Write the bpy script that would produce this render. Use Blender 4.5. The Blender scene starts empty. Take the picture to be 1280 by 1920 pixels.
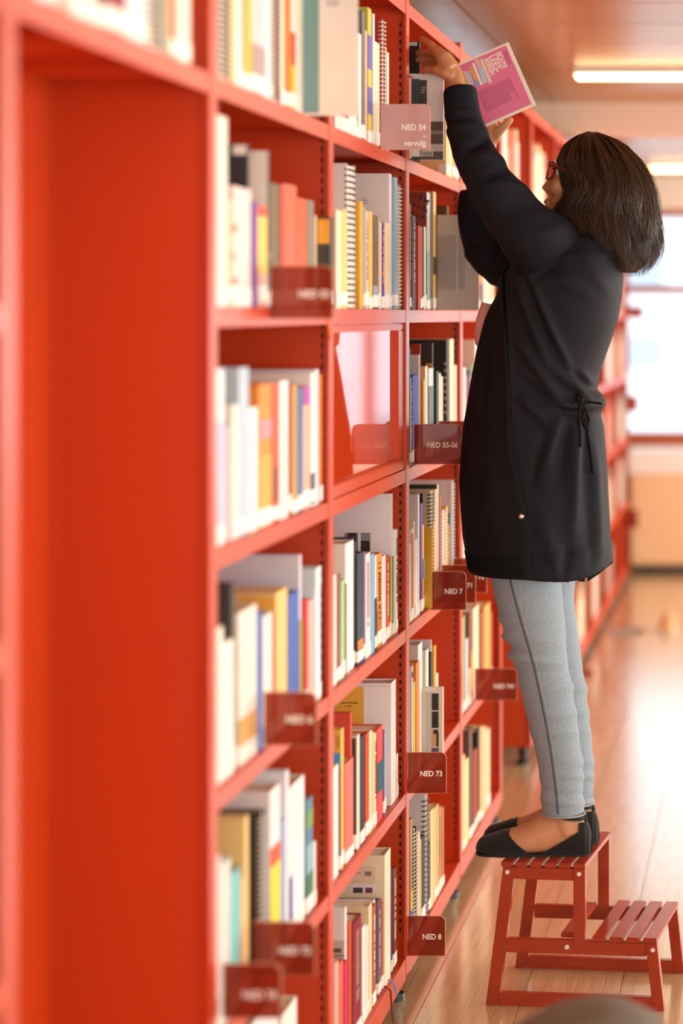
import bpy, bmesh, math, random
import numpy as np
from mathutils import Vector, Matrix

SC = bpy.context.scene
COL = SC.collection
random.seed(7)

# ------------------------------------------------------------------ camera
F = 4186.0          # focal length in pixels of the 1280x1920 frame
VX, VY = 1440.0, 590.0
H = 1.577           # camera height
def W(x, y, Y):
    "point seen at pixel x,y at distance Y along the aisle"
    return Vector(((x - VX) / F * Y, Y, H - (y - VY) / F * Y))
cd = bpy.data.cameras.new('camera'); cam = bpy.data.objects.new('camera', cd); COL.objects.link(cam)
cam.location = (0, 0, H); cam.rotation_euler = (math.pi / 2, 0, 0)
cd.sensor_fit = 'AUTO'; cd.sensor_width = 24.0; cd.lens = F / 1920 * 24.0
cd.shift_x = -(VX - 640) / 1920; cd.shift_y = -(960 - VY) / 1920
cd.dof.use_dof = True; cd.dof.focus_distance = 5.10; cd.dof.aperture_fstop = 1.15
cd.clip_end = 200
SC.camera = cam

# ------------------------------------------------------------------ world, lights, exposure
wd = bpy.data.worlds.new('world'); SC.world = wd; wd.use_nodes = True
bg = wd.node_tree.nodes['Background']
bg.inputs[0].default_value = (0.86, 0.93, 1.0, 1); bg.inputs[1].default_value = 2.5
def area(name, loc, rot, sx, sy, power, col):
    l = bpy.data.lights.new(name, 'AREA'); l.shape = 'RECTANGLE'; l.size = sx; l.size_y = sy
    l.energy = power; l.color = col
    o = bpy.data.objects.new(name, l); COL.objects.link(o); o.location = loc; o.rotation_euler = rot
    return o
# daylight entering through the windows of the right-hand wall
for i, yy in enumerate((0.6, 3.6, 6.6, 9.6, 12.2)):
    area('window_daylight', (3.80, yy, 1.50), (0, math.radians(90), 0), 1.5, 2.4, (50, 68, 98, 108, 110)[i], (1.0, 0.92, 0.82))
area('window_daylight', (0.6, -2.40, 1.50), (math.radians(90), 0, 0), 4.2, 1.6, 88, (1.0, 0.91, 0.80))  # frontal fill light, added in an unseen window behind the camera
SC.view_settings.view_transform = 'Standard'; SC.view_settings.look = 'None'
SC.view_settings.exposure = 0.10; SC.view_settings.gamma = 1.0; SC.view_settings.use_curve_mapping = False
SC.cycles.use_denoising = True
SC.cycles.max_bounces = 6; SC.cycles.diffuse_bounces = 3; SC.cycles.glossy_bounces = 3; SC.cycles.transmission_bounces = 3; SC.cycles.transparent_max_bounces = 12
SC.cycles.sample_clamp_indirect = 6.0

# ------------------------------------------------------------------ helpers
def lin(c):
    if isinstance(c, str):
        c = tuple(int(c[i:i + 2], 16) / 255 for i in (0, 2, 4))
    return tuple(v / 12.92 if v <= 0.04045 else ((v + 0.055) / 1.055) ** 2.4 for v in c)
MATS = {}
def mat(name, col, rough=0.5, noise=0.0, nscale=20.0, metal=0.0, emit=0.0, bump=0.0, bscale=300.0, spec=0.5,
        stretch=None, col2=None, coat=0.0, ior=1.5, sheen=0.0, scol=None):
    if name in MATS: return MATS[name]
    m = bpy.data.materials.new(name); m.use_nodes = True; MATS[name] = m
    nt = m.node_tree; b = nt.nodes['Principled BSDF']
    c = (*lin(col), 1)
    b.inputs['Base Color'].default_value = c; b.inputs['Roughness'].default_value = rough
    b.inputs['Metallic'].default_value = metal; b.inputs['IOR'].default_value = ior
    b.inputs['Specular IOR Level'].default_value = spec
    b.inputs['Coat Weight'].default_value = coat
    if sheen: b.inputs['Sheen Weight'].default_value = sheen
    if emit:
        b.inputs['Emission Color'].default_value = (*lin(scol or col), 1); b.inputs['Emission Strength'].default_value = emit
    tc = nt.nodes.new('ShaderNodeTexCoord'); mp = nt.nodes.new('ShaderNodeMapping')
    nt.links.new(tc.outputs['Object'], mp.inputs[0])
    if stretch: mp.inputs['Scale'].default_value = stretch
    if noise or col2:
        n = nt.nodes.new('ShaderNodeTexNoise'); n.inputs['Scale'].default_value = nscale; n.inputs['Detail'].default_value = 5
        nt.links.new(mp.outputs[0], n.inputs['Vector'])
        r = nt.nodes.new('ShaderNodeValToRGB'); e = r.color_ramp.elements
        e[0].position = 0.3; e[1].position = 0.7
        if col2: e[0].color = c; e[1].color = (*lin(col2), 1)
        else:
            e[0].color = tuple(max(0, v * (1 - noise)) for v in c[:3]) + (1,)
            e[1].color = tuple(min(1, v * (1 + noise)) for v in c[:3]) + (1,)
        nt.links.new(n.outputs['Fac'], r.inputs[0]); nt.links.new(r.outputs[0], b.inputs['Base Color'])
    if bump:
        n2 = nt.nodes.new('ShaderNodeTexNoise'); n2.inputs['Scale'].default_value = bscale
        nt.links.new(mp.outputs[0], n2.inputs['Vector'])
        bp = nt.nodes.new('ShaderNodeBump'); bp.inputs['Strength'].default_value = bump; bp.inputs['Distance'].default_value = 0.002
        nt.links.new(n2.outputs['Fac'], bp.inputs['Height']); nt.links.new(bp.outputs[0], b.inputs['Normal'])
    return m

def tag(o, label=None, cat=None, group=None, kind=None):
    if label: o['label'] = label
    if cat: o['category'] = cat
    if group: o['group'] = group
    if kind: o['kind'] = kind
    return o
def empty(name, loc=(0, 0, 0)):
    o = bpy.data.objects.new(name, None); COL.objects.link(o); o.location = loc; o.empty_display_size = 0.05
    return o
def link(name, me, m=None, parent=None):
    o = bpy.data.objects.new(name, me); COL.objects.link(o)
    if m is not None and not me.materials: me.materials.append(m)
    if parent is not None:
        o.parent = parent
        p, mi = parent, Vector((0, 0, 0))
        while p is not None:
            mi += Vector(p.location); p = p.parent
        o.location = -mi          # mesh coordinates are written in world space
    return o
class MB:
    "collects simple shapes for ONE mesh"
    def __init__(s): s.v = []; s.f = []
    def add(s, v, f):
        n = len(s.v); s.v += [tuple(p) for p in v]; s.f += [tuple(i + n for i in q) for q in f]; return s
    def box(s, x0, x1, y0, y1, z0, z1):
        return s.add([(x0, y0, z0), (x1, y0, z0), (x1, y1, z0), (x0, y1, z0), (x0, y0, z1), (x1, y0, z1), (x1, y1, z1), (x0, y1, z1)],
                     [(0, 3, 2, 1), (4, 5, 6, 7), (0, 1, 5, 4), (1, 2, 6, 5), (2, 3, 7, 6), (3, 0, 4, 7)])
    def hexa(s, a, b):   # two quads (lists of 4 points), joined into a solid
        return s.add(list(a) + list(b), [(3, 2, 1, 0), (4, 5, 6, 7), (0, 1, 5, 4), (1, 2, 6, 5), (2, 3, 7, 6), (3, 0, 4, 7)])
    def prism(s, pts, off):  # planar polygon extruded by vector off
        n = len(pts); off = Vector(off); v = [Vector(p) for p in pts] + [Vector(p) + off for p in pts]
        f = [tuple(range(n - 1, -1, -1)), tuple(range(n, 2 * n))] + [(i, (i + 1) % n, n + (i + 1) % n, n + i) for i in range(n)]
        return s.add(v, f)
    def tube(s, pts, rad, n=8, flat=1.0, up=None, cap=True):
        pts = [Vector(p) for p in pts]
        if not isinstance(rad, (list, tuple)): rad = [rad] * len(pts)
        base = len(s.v); prev = None
        for i, p in enumerate(pts):
            t = (pts[min(i + 1, len(pts) - 1)] - pts[max(i - 1, 0)]).normalized()
            if prev is None:
                a = Vector(up) if up is not None else (Vector((0, 0, 1)) if abs(t.z) < 0.9 else Vector((1, 0, 0)))
                prev = (a - t * a.dot(t)).normalized()
            else: prev = (prev - t * prev.dot(t)).normalized()
            q = t.cross(prev)
            for k in range(n):
                an = 2 * math.pi * k / n
                s.v.append(tuple(p + prev * (math.cos(an) * rad[i] * flat) + q * (math.sin(an) * rad[i])))
        m = len(pts)
        for i in range(m - 1):
            for k in range(n):
                s.f.append((base + i * n + k, base + i * n + (k + 1) % n, base + (i + 1) * n + (k + 1) % n, base + (i + 1) * n + k))
        if cap:
            s.f.append(tuple(base + k for k in range(n - 1, -1, -1))); s.f.append(tuple(base + (m - 1) * n + k for k in range(n)))
        return s
    def loft(s, rings, cap=True):
        n = len(rings[0]); base = len(s.v)
        for r in rings: s.v += [tuple(p) for p in r]
        for i in range(len(rings) - 1):
            for k in range(n):
                s.f.append((base + i * n + k, base + i * n + (k + 1) % n, base + (i + 1) * n + (k + 1) % n, base + (i + 1) * n + k))
        if cap:
            s.f.append(tuple(base + k for k in range(n - 1, -1, -1))); s.f.append(tuple(base + (len(rings) - 1) * n + k for k in range(n)))
        return s
    def ball(s, c, r, n=16, m=10, sc=(1, 1, 1), rot=None):
        c = Vector(c); rings = []
        for i in range(1, m):
            th = math.pi * i / m; ring = []
            for k in range(n):
                p = Vector((math.sin(th) * math.cos(2 * math.pi * k / n) * sc[0], math.sin(th) * math.sin(2 * math.pi * k / n) * sc[1], -math.cos(th) * sc[2])) * r
                if rot is not None: p = rot @ p
                ring.append(c + p)
            rings.append(ring)
        return s.loft(rings)
    def mesh(s, name):
        me = bpy.data.meshes.new(name); me.from_pydata(s.v, [], s.f); me.update()
        bm = bmesh.new(); bm.from_mesh(me); bmesh.ops.recalc_face_normals(bm, faces=bm.faces); bm.to_mesh(me); bm.free()
        return me
    def build(s, name, m, parent=None, smooth=False, bevel=0.0, seg=2):
        me = s.mesh(name)
        if bevel:
            bm = bmesh.new(); bm.from_mesh(me)
            es = [e for e in bm.edges if len(e.link_faces) == 2 and e.calc_face_angle(0) > 0.6]
            bmesh.ops.bevel(bm, geom=es, offset=bevel, segments=seg, affect='EDGES', clamp_overlap=True)
            bm.to_mesh(me); bm.free()
        if smooth: me.polygons.foreach_set('use_smooth', [True] * len(me.polygons))
        return link(name, me, m, parent)
def structure(name, mb, m, bevel=0.0):
    o = mb.build(name, m, None, bevel=bevel); o['kind'] = 'structure'; return o
def remesh(mb, voxel, smooth=4, fac=0.5):
    "one continuous surface out of overlapping shapes"
    me = mb.mesh('tmp'); o = bpy.data.objects.new('tmp', me); COL.objects.link(o)
    r = o.modifiers.new('r', 'REMESH'); r.mode = 'VOXEL'; r.voxel_size = voxel
    if smooth:
        s = o.modifiers.new('s', 'SMOOTH'); s.iterations = smooth; s.factor = fac
    dg = bpy.context.evaluated_depsgraph_get(); dg.update()
    out = bpy.data.meshes.new_from_object(o.evaluated_get(dg)); bpy.data.objects.remove(o)
    out.polygons.foreach_set('use_smooth', [True] * len(out.polygons))
    return out
def text_mesh(txt, size, origin, ex, ey, thick=0.0004, align='LEFT', sx=1.0, bold=0.0):
    "flat lettering at origin, reading direction ex, letter height along ey"
    cu = bpy.data.curves.new('t', 'FONT'); cu.body = txt; cu.size = size; cu.align_x = align; cu.extrude = thick; cu.offset = bold
    cu.resolution_u = 3
    o = bpy.data.objects.new('t', cu); COL.objects.link(o)
    dg = bpy.context.evaluated_depsgraph_get(); dg.update()
    me = bpy.data.meshes.new_from_object(o.evaluated_get(dg)); bpy.data.objects.remove(o)
    ex = Vector(ex).normalized(); ey = Vector(ey).normalized(); ez = ex.cross(ey)
    M = Matrix.Translation(Vector(origin)) @ Matrix(((ex.x, ey.x, ez.x, 0), (ex.y, ey.y, ez.y, 0), (ex.z, ey.z, ez.z, 0), (0, 0, 0, 1))) @ Matrix.Diagonal((sx, 1, 1, 1))
    me.transform(M); return me

# ------------------------------------------------------------------ materials
M_RED = mat('red_lacquered_steel', 'cb3f0a', 0.38, noise=0.03, nscale=3.0, spec=0.5)
M_REDP = mat('red_glossy_panel', 'c8401c', 0.03, spec=0.5, ior=1.55)
M_SLOT = mat('dark_slot', '1a0604', 0.8)  # dark colour stands in for the shade inside the open slots
M_BLACK = mat('black_plastic', '14130f', 0.35)
M_PAPER = mat('paper_edges', 'efe3cf', 0.8, noise=0.06, nscale=200, stretch=(1, 40, 1))
M_WHITE = mat('white_sticker', 'f6efe6', 0.55)
M_INK = mat('dark_ink', '38302e', 0.7)
M_STOOL = mat('red_stained_wood', 'a63a1c', 0.22, noise=0.12, nscale=14, stretch=(1, 1, 12), spec=0.5)

def wood_floor():
    m = bpy.data.materials.new('oak_planks'); m.use_nodes = True; nt = m.node_tree; b = nt.nodes['Principled BSDF']
    tc = nt.nodes.new('ShaderNodeTexCoord'); oi = nt.nodes.new('ShaderNodeObjectInfo')
    ad = nt.nodes.new('ShaderNodeVectorMath'); ad.operation = 'MULTIPLY_ADD'
    nt.links.new(oi.outputs['Random'], ad.inputs[0]); ad.inputs[1].default_value = (9, 31, 3); nt.links.new(tc.outputs['Object'], ad.inputs[2])
    mp = nt.nodes.new('ShaderNodeMapping'); mp.inputs['Scale'].default_value = (24, 1.6, 1); nt.links.new(ad.outputs[0], mp.inputs[0])
    n = nt.nodes.new('ShaderNodeTexNoise'); n.inputs['Scale'].default_value = 2.0; n.inputs['Detail'].default_value = 8; n.inputs['Distortion'].default_value = 0.8
    nt.links.new(mp.outputs[0], n.inputs['Vector'])
    w = nt.nodes.new('ShaderNodeTexWave'); w.inputs['Scale'].default_value = 1.6; w.inputs['Distortion'].default_value = 9; w.inputs['Detail'].default_value = 3
    nt.links.new(mp.outputs[0], w.inputs['Vector'])
    mx = nt.nodes.new('ShaderNodeMath'); mx.operation = 'MULTIPLY_ADD'; nt.links.new(w.outputs['Fac'], mx.inputs[0]); mx.inputs[1].default_value = 0.3
    nt.links.new(n.outputs['Fac'], mx.inputs[2])
    r = nt.nodes.new('ShaderNodeValToRGB'); e = r.color_ramp.elements
    e[0].position = 0.4; e[0].color = (*lin('c4a677'), 1); e[1].position = 0.9; e[1].color = (*lin('dfc8a0'), 1)
    nt.links.new(mx.outputs[0], r.inputs[0]); nt.links.new(r.outputs[0], b.inputs['Base Color'])
    b.inputs['Coat Weight'].default_value = 1.0; b.inputs['Coat IOR'].default_value = 1.6; b.inputs['Coat Roughness'].default_value = 0.16; b.inputs['Roughness'].default_value = 0.24; b.inputs['Specular IOR Level'].default_value = 0.6
    bp = nt.nodes.new('ShaderNodeBump'); bp.inputs['Strength'].default_value = 0.12; bp.inputs['Distance'].default_value = 0.001
    nt.links.new(n.outputs['Fac'], bp.inputs['Height']); nt.links.new(bp.outputs[0], b.inputs['Normal'])
    return m
M_FLOOR = wood_floor()
M_JOINT = mat('floor_joint', '7a5634', 0.7)

# ------------------------------------------------------------------ room shell
HC = 2.46
XL, XR, YB, YF = -5.0, 3.9, -2.5, 14.2
fl = structure('floor', MB().box(XL, XR + 0.2, YB - 0.2, YF + 0.2, -0.08, -0.004), M_JOINT)
pw, pl = 0.2225, 1.38
plank = MB().box(0.0008, pw - 0.0008, 0.0008, pl - 0.0008, -0.006, 0.0).mesh('plank')
plank.materials.append(M_FLOOR)
seam = {0: 0.0, 1: 0.61, 2: 0.0, 3: 0.8, 4: 0.35, 5: 1.0}
k = 0
for i in range(-8, 19):
    off = ((i * 0.53) % 1.0) * pl
    if i == -1: off = 5.08 % pl
    if i == -2: off = 5.69 % pl
    j = -1
    while True:
        y = j * pl + off + 0.0
        j += 1
        if y > 13.7: break
        if y + pl < 1.6: continue
        o = bpy.data.objects.new('plank', plank); COL.objects.link(o); o.parent = fl
        o.location = (-0.5675 + i * pw, y, 0)
M_FBASE = M_FLOOR
M_CEIL = mat('warm_ceiling_panel', 'b47e50', 0.26, noise=0.05, nscale=0.8, spec=0.5)
M_CJ = mat('ceiling_joint', '7d5c48', 0.8)
ce = structure('ceiling', MB().box(XL, XR + 0.2, YB - 0.2, YF + 0.2, HC + 0.01, HC + 0.1), M_CJ)
cpan = MB().box(0.004, 2.446, 0.004, 0.452, HC, HC + 0.014).mesh('panel'); cpan.materials.append(M_CEIL)
for i, x0 in enumerate((-0.883 - 2.45, -0.883, -0.883 + 2.45)):
    for j in range(-4, 17):
        o = bpy.data.objects.new('panel', cpan); COL.objects.link(o); o.parent = ce; o.location = (x0, 6.78 + j * 0.456, 0)
M_BEAM = mat('pale_beam_paint', 'e6cbb9', 0.6)
structure('trim_1', MB().box(XL, XR, 9.30, 9.62, 2.338, HC + 0.01), M_BEAM)
M_WALL = mat('warm_white_wall', 'efe2d4', 0.7, noise=0.03)
structure('wall_left', MB().box(XL - 0.15, XL, YB - 0.2, YF + 0.2, -0.05, HC + 0.05), mat('tan_wall', 'b48460', 0.7, noise=0.03))
M_FRAME = mat('red_brown_window_frame', 'a5502f', 0.45)
M_GLASS = bpy.data.materials.new('window_glass'); M_GLASS.use_nodes = True
nt = M_GLASS.node_tree; nt.nodes.clear()
_o = nt.nodes.new('ShaderNodeOutputMaterial'); _t = nt.nodes.new('ShaderNodeBsdfTransparent'); _g = nt.nodes.new('ShaderNodeBsdfGlossy'); _m = nt.nodes.new('ShaderNodeMixShader')
_g.inputs['Roughness'].default_value = 0.02; _t.inputs[0].default_value = (0.95, 0.98, 0.98, 1); _m.inputs[0].default_value = 0.06
nt.links.new(_t.outputs[0], _m.inputs[1]); nt.links.new(_g.outputs[0], _m.inputs[2]); nt.links.new(_m.outputs[0], _o.inputs[0])
# right wall: sill wall, head wall and five windows
structure('wall_right', MB().box(XR, XR + 0.15, YB, YF, -0.05, 0.72).box(XR, XR + 0.15, YB, YF, 2.28, HC + 0.05), M_WALL)
win_n = 1
def window(n, p0, p1, axis, z0, z1, muntins, transom):
    "window_<n>: frame with muntins and a transom, panes as children"
    global win_n
    mb = MB()
    def b(a0, a1, zz0, zz1, d=0.05):
        if axis == 'y': mb.box(p0[0], p0[0] + d, a0, a1, zz0, zz1)
        else: mb.box(a0, a1, p0[1], p0[1] + d, zz0, zz1)
    a0, a1 = (p0[1], p1[1]) if axis == 'y' else (p0[0], p1[0])
    b(a0, a1, z0, z0 + 0.09, 0.09); b(a0, a1, z1 - 0.05, z1)
    xs = [a0 + (a1 - a0) * i / muntins for i in range(muntins + 1)]
    for x in xs: b(x - 0.03, x + 0.03, z0 + 0.09, z1 - 0.05)
    b(a0, a1, transom - 0.026, transom + 0.026, 0.06)
    o = structure('window_%d' % n, mb, M_FRAME)
    for i in range(muntins):
        q = MB()
        for (za, zb) in ((z0 + 0.09, transom - 0.026), (transom + 0.026, z1 - 0.05)):
            q = MB()
            if axis == 'y': q.box(p0[0] + 0.02, p0[0] + 0.026, xs[i] + 0.03, xs[i + 1] - 0.03, za, zb)
            else: q.box(xs[i] + 0.03, xs[i + 1] - 0.03, p0[1] + 0.02, p0[1] + 0.026, za, zb)
            q.build('pane', M_GLASS, o)
for i, yy in enumerate((-2.4, 0.9, 4.2, 7.5, 10.8)):
    window(i + 2, (XR + 0.03, yy), (XR + 0.03, yy + 3.3), 'y', 0.72, 2.28, 2, 1.74)
# wall behind the camera
structure('wall_back', MB().box(XL, XR, YB - 0.15, YB, -0.05, 0.70).box(XL, XR, YB - 0.15, YB, 2.3, HC + 0.05).box(XL, -1.5, YB - 0.15, YB, 0.7, 2.3).box(2.7, XR, YB - 0.15, YB, 0.7, 2.3), M_WALL)
window(7, (-1.5, YB - 0.1), (2.7, YB - 0.1), 'x', 0.70, 2.30, 3, 1.74)  # unseen window around the added fill light
# far wall with the window in view
structure('wall_far', MB().box(XL, XR, YF, YF + 0.15, -0.05, 0.74).box(XL, XR, YF, YF + 0.15, 2.246, HC + 0.05).box(XL, -2.2, YF, YF + 0.15, 0.74, 2.246), M_WALL)
window(1, (-2.2, YF), (XR, YF), 'x', 0.74, 2.246, 2, 1.736)
M_LEDGE = mat('white_window_ledge', 'f2e9e6', 0.5)
structure('trim_2', MB().box(-0.86, XR, 13.72, YF, 0.60, 0.735), M_LEDGE)
# low cabinets below the window
M_CAB = mat('peach_cabinet', 'efc398', 0.5, noise=0.03)
for i in range(3):
    x0 = -0.84 + i * 1.5
    c = empty('low_cabinet', (x0 + 0.75, 13.6, 0)); tag(c, ('peach low cabinet under the far window, nearest the bookcase end', 'peach low cabinet under the far window, middle of three', 'peach low cabinet under the far window, farthest from the bookcases')[i], 'cabinet', 'low cabinets under the far window')
    MB().box(x0 + 0.003, x0 + 1.497, 13.62, YF - 0.01, 0.05, 0.598).build('body', M_CAB, c)
    for s in (0, 1):
        d = MB().box(x0 + 0.006 + s * 0.748, x0 + 0.744 + s * 0.748, 13.60, 13.619, 0.07, 0.59).build('door', M_CAB, c, bevel=0.003)
        MB().box(x0 + 0.60 + s * 0.25, x0 + 0.62 + s * 0.25, 13.585, 13.60, 0.40, 0.50).build('handle', M_BLACK, d)
    MB().box(x0 + 0.003, x0 + 1.497, 13.66, YF - 0.01, 0.0, 0.05).build('plinth', M_BLACK, c)
# building across the street, pale with a grid of windows
M_FAC = mat('pale_facade', 'e9ebee', 0.8)
M_PANE = mat('facade_glass', 'aebac4', 0.2)
bl = empty('office_building', (2, 34, -6)); tag(bl, 'pale office building with a grid of windows seen through the far window', 'building')
MB().box(-9, 14, 34, 40, -6, 3.1).build('wall', M_FAC, bl)
pm = MB().box(0, 1.0, 33.93, 34, 0, 0.5).mesh('window'); pm.materials.append(M_PANE)
for i in range(9):
    for j in range(5):
        if (i + j) % 5 == 4: continue
        o = bpy.data.objects.new('window', pm); COL.objects.link(o); o.parent = bl
        o.location = (-2 - 5.6 + i * 1.5, -34, 6 - 3.0 + j * 1.25)
MB().box(-9.2, 14.2, 33.7, 34, 3.1, 3.4).build('cornice', M_FAC, bl)

# ceiling strip lights
M_LAMP = mat('lit_diffuser', 'fff3dc', 0.5, emit=13.0, scol='ffd394')
M_HOUS = mat('lamp_housing', 'f0e6da', 0.5)
for i, y in enumerate((8.05, 13.15, 2.95, -1.6)):
    c = empty('ceiling_light', (0.5, y, HC))
    tag(c, ('glowing strip light across the ceiling, the nearer one above the hair', 'glowing strip light on the ceiling by the far window', 'strip light on the ceiling above the nearest bay', 'strip light on the ceiling behind the viewer')[i], 'ceiling light', 'ceiling strip lights')
    MB().box(-0.70, 1.72, y - 0.066, y + 0.066, HC - 0.022, HC).build('housing', M_HOUS, c, bevel=0.004)
    MB().box(-0.69, 1.71, y - 0.060, y + 0.060, HC - 0.030, HC - 0.022).build('diffuser', M_LAMP, c)
# ------------------------------------------------------------------ bookcase run
XF = -0.83            # front plane of the bookcases
XBK = -1.07           # back panel
ZS = [2.296, 1.936, 1.588, 1.222, 0.856, 0.480, 0.102]   # top of each shelf (index 0 is the top rail)
ZU = [2.441 + 0.9 * k for k in range(-1, 13)]            # uprights
BAY = ['bay behind the viewer', 'empty bay nearest the viewer', 'second bay from the left', 'bay with the glossy red panel', 'bay the woman reaches into',
       'bay behind the coat', 'open passage bay past the woman', 'first bay past the passage', 'second bay past the passage', 'third bay past the passage',
       'fourth bay past the passage', 'fifth bay past the passage', 'last bay by the window']
slotm = MB()
zz = 0.16
while zz < 2.25:
    slotm.box(XF - 0.0172, XF - 0.0132, -0.0125, -0.0117, zz, zz + 0.0100); zz += 0.0196
slotm = slotm.mesh('slots'); slotm.materials.append(M_SLOT)
uprm = MB().box(XBK, XF - 0.006, -0.012, 0.012, 0.06, 2.312).box(XF - 0.006, XF, -0.021, 0.021, 0.06, 2.312).mesh('side_panel'); uprm.materials.append(M_RED)
rearm = MB().box(XBK, XBK + 0.012, -0.022, 0.022, 0.06, 2.30).mesh('rear_rail'); rearm.materials.append(M_RED)
footm = MB().tube([(0, 0, 0), (0, 0, 0.016)], [0.024, 0.022], 16).tube([(0, 0, 0.016), (0, 0, 0.028)], [0.012, 0.012], 12).tube([(0, 0, 0.028), (0, 0, 0.06)], [0.016, 0.018], 12).mesh('levelling_foot'); footm.materials.append(M_BLACK)
def put(name, me, parent, world):
    o = bpy.data.objects.new(name, me); COL.objects.link(o); o.parent = parent
    base = Vector((0, 0, 0)); p = parent
    while p is not None: base += Vector(p.location); p = p.parent
    o.location = Vector(world) - base; return o
def upright(bay, z):
    u = put('upright', uprm, bay, (0, z, 0))
    if z > 3.5: put('slots', slotm, u, (0, z, 0))['kind'] = 'stuff'
    put('rear_rail', rearm, bay, (0, z, 0))
    put('levelling_foot', footm, bay, (XF - 0.03, z, 0)); put('levelling_foot', footm, bay, (XBK + 0.04, z, 0))
for b in range(0, 13):
    z0, z1 = ZU[b], ZU[b + 1]
    bay = empty('bookcase', (XF - 0.12, (z0 + z1) / 2, 0)); tag(bay, 'red steel bookcase, ' + BAY[b], 'bookcase', 'red steel bookcases in one row')
    if b == 0: upright(bay, z0)
    upright(bay, z1)
    passage = b in (1, 6)
    ya, yb = z0 + 0.0225, z1 - 0.0125
    fa, fb = z0 + 0.0225, z1 - 0.0215
    for r, z in enumerate(ZS):
        if passage and r > 1: continue
        lip = 0.05 if r == 6 else 0.030
        s = MB().box(XBK + 0.012, XF - 0.004, ya, yb, z - 0.010, z).build('shelf' if r else 'top_panel', M_RED, bay)
        MB().box(XF - 0.0036, XF - 0.001, fa, fb, z - lip, z + 0.0005).build('shelf_lip', M_RED, s, bevel=0.0008, seg=1)
        if b in (1, 6) and r == 1:
            for q in (0.25, 0.62): MB().box(XBK + 0.02, XF - 0.01, z0 + q, z0 + q + 0.05, z - 0.028, z - 0.0102).build('stiffener', M_RED, s)
    if b == 6:
        MB().box(XBK, XBK + 0.004, ya, yb, 1.90, 2.29).build('back_panel', M_RED, bay)
    elif b not in (10, 12):
        MB().box(XBK, XBK + 0.004, ya, yb, 0.07, 2.29).build('back_panel', M_RED, bay)

# glossy red infill panel on the third shelf of bay 3
zp0, zp1 = ZU[3] + 0.022, ZU[4] - 0.022
gp = empty('display_panel', (XF - 0.015, (zp0 + zp1) / 2, ZS[3])); tag(gp, 'glossy red framed panel closing the compartment, mirroring the aisle', 'panel')
MB().box(XF - 0.022, XF - 0.016, zp0, zp1, ZS[3] + 0.002, ZS[2] - 0.012).build('glossy_sheet', M_REDP, gp)
fr = MB()
fr.box(XF - 0.022, XF - 0.004, zp0, zp1, ZS[3] + 0.001, ZS[3] + 0.026); fr.box(XF - 0.022, XF - 0.006, zp0, zp1, ZS[2] - 0.046, ZS[2] - 0.031)
fr.box(XF - 0.022, XF - 0.006, zp1 - 0.07, zp1, ZS[3] + 0.026, ZS[2] - 0.046); fr.box(XF - 0.022, XF - 0.006, zp0, zp0 + 0.02, ZS[3] + 0.026, ZS[2] - 0.046)
fr.build('frame', M_RED, gp, bevel=0.002)

# ------------------------------------------------------------------ books
CN = {'white': 'f2ece6', 'cream': 'efdcb0', 'grey': 'a09c98', 'black': '24211f', 'red': 'd04030', 'dark red': '8a2430', 'orange': 'ee8a3c', 'yellow': 'efbc48',
      'green': '70a860', 'dark green': '2c4a3c', 'blue': '3c58b0', 'pale blue': 'a8c4de', 'teal': '48909c', 'purple': '70509c', 'pink': 'eeb4ac', 'magenta': 'd02c68',
      'brown': '7c5a44', 'tan': 'c89c60', 'lime': 'c4c048', 'navy': '343848', 'lilac': 'dedae6'}
def cname(h):
    c = np.array(lin(h)) ** 0.45
    return min(CN, key=lambda k: float(((np.array(lin(CN[k])) ** 0.45 - c) ** 2).sum()))
ORD = ['first', 'second', 'third', 'fourth', 'fifth', 'sixth', 'seventh', 'eighth', 'ninth', 'tenth', 'eleventh', 'twelfth', 'thirteenth', 'fourteenth', 'fifteenth',
       'sixteenth', 'seventeenth', 'eighteenth', 'nineteenth', 'twentieth']
ROWN = {1: 'top', 2: 'second', 3: 'third', 4: 'fourth', 5: 'fifth', 6: 'bottom'}
BAYS = {1: 'bay nearest the viewer', 2: 'second bay', 3: 'bay with the glossy panel', 4: 'bay the woman reaches into', 5: 'bay behind the coat'}
def bmat(h): return mat('book_cover_' + h, h, 0.6, noise=0.05, nscale=6, spec=0.22)
def coil_mesh(x, y0, y1, z0, z1, n):
    mb = MB(); r = (y1 - y0) / 2 + 0.003; cy = (y0 + y1) / 2
    for i in range(n):
        z = z0 + (z1 - z0) * (i + 0.5) / n
        pts = [(x - 0.004 + math.cos(a) * 0.009, cy + math.sin(a) * r, z + 0.0006 * math.cos(a)) for a in [2 * math.pi * k / 9 for k in range(10)]]
        mb.tube(pts, 0.0017, 4, cap=False)
    return mb
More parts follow.
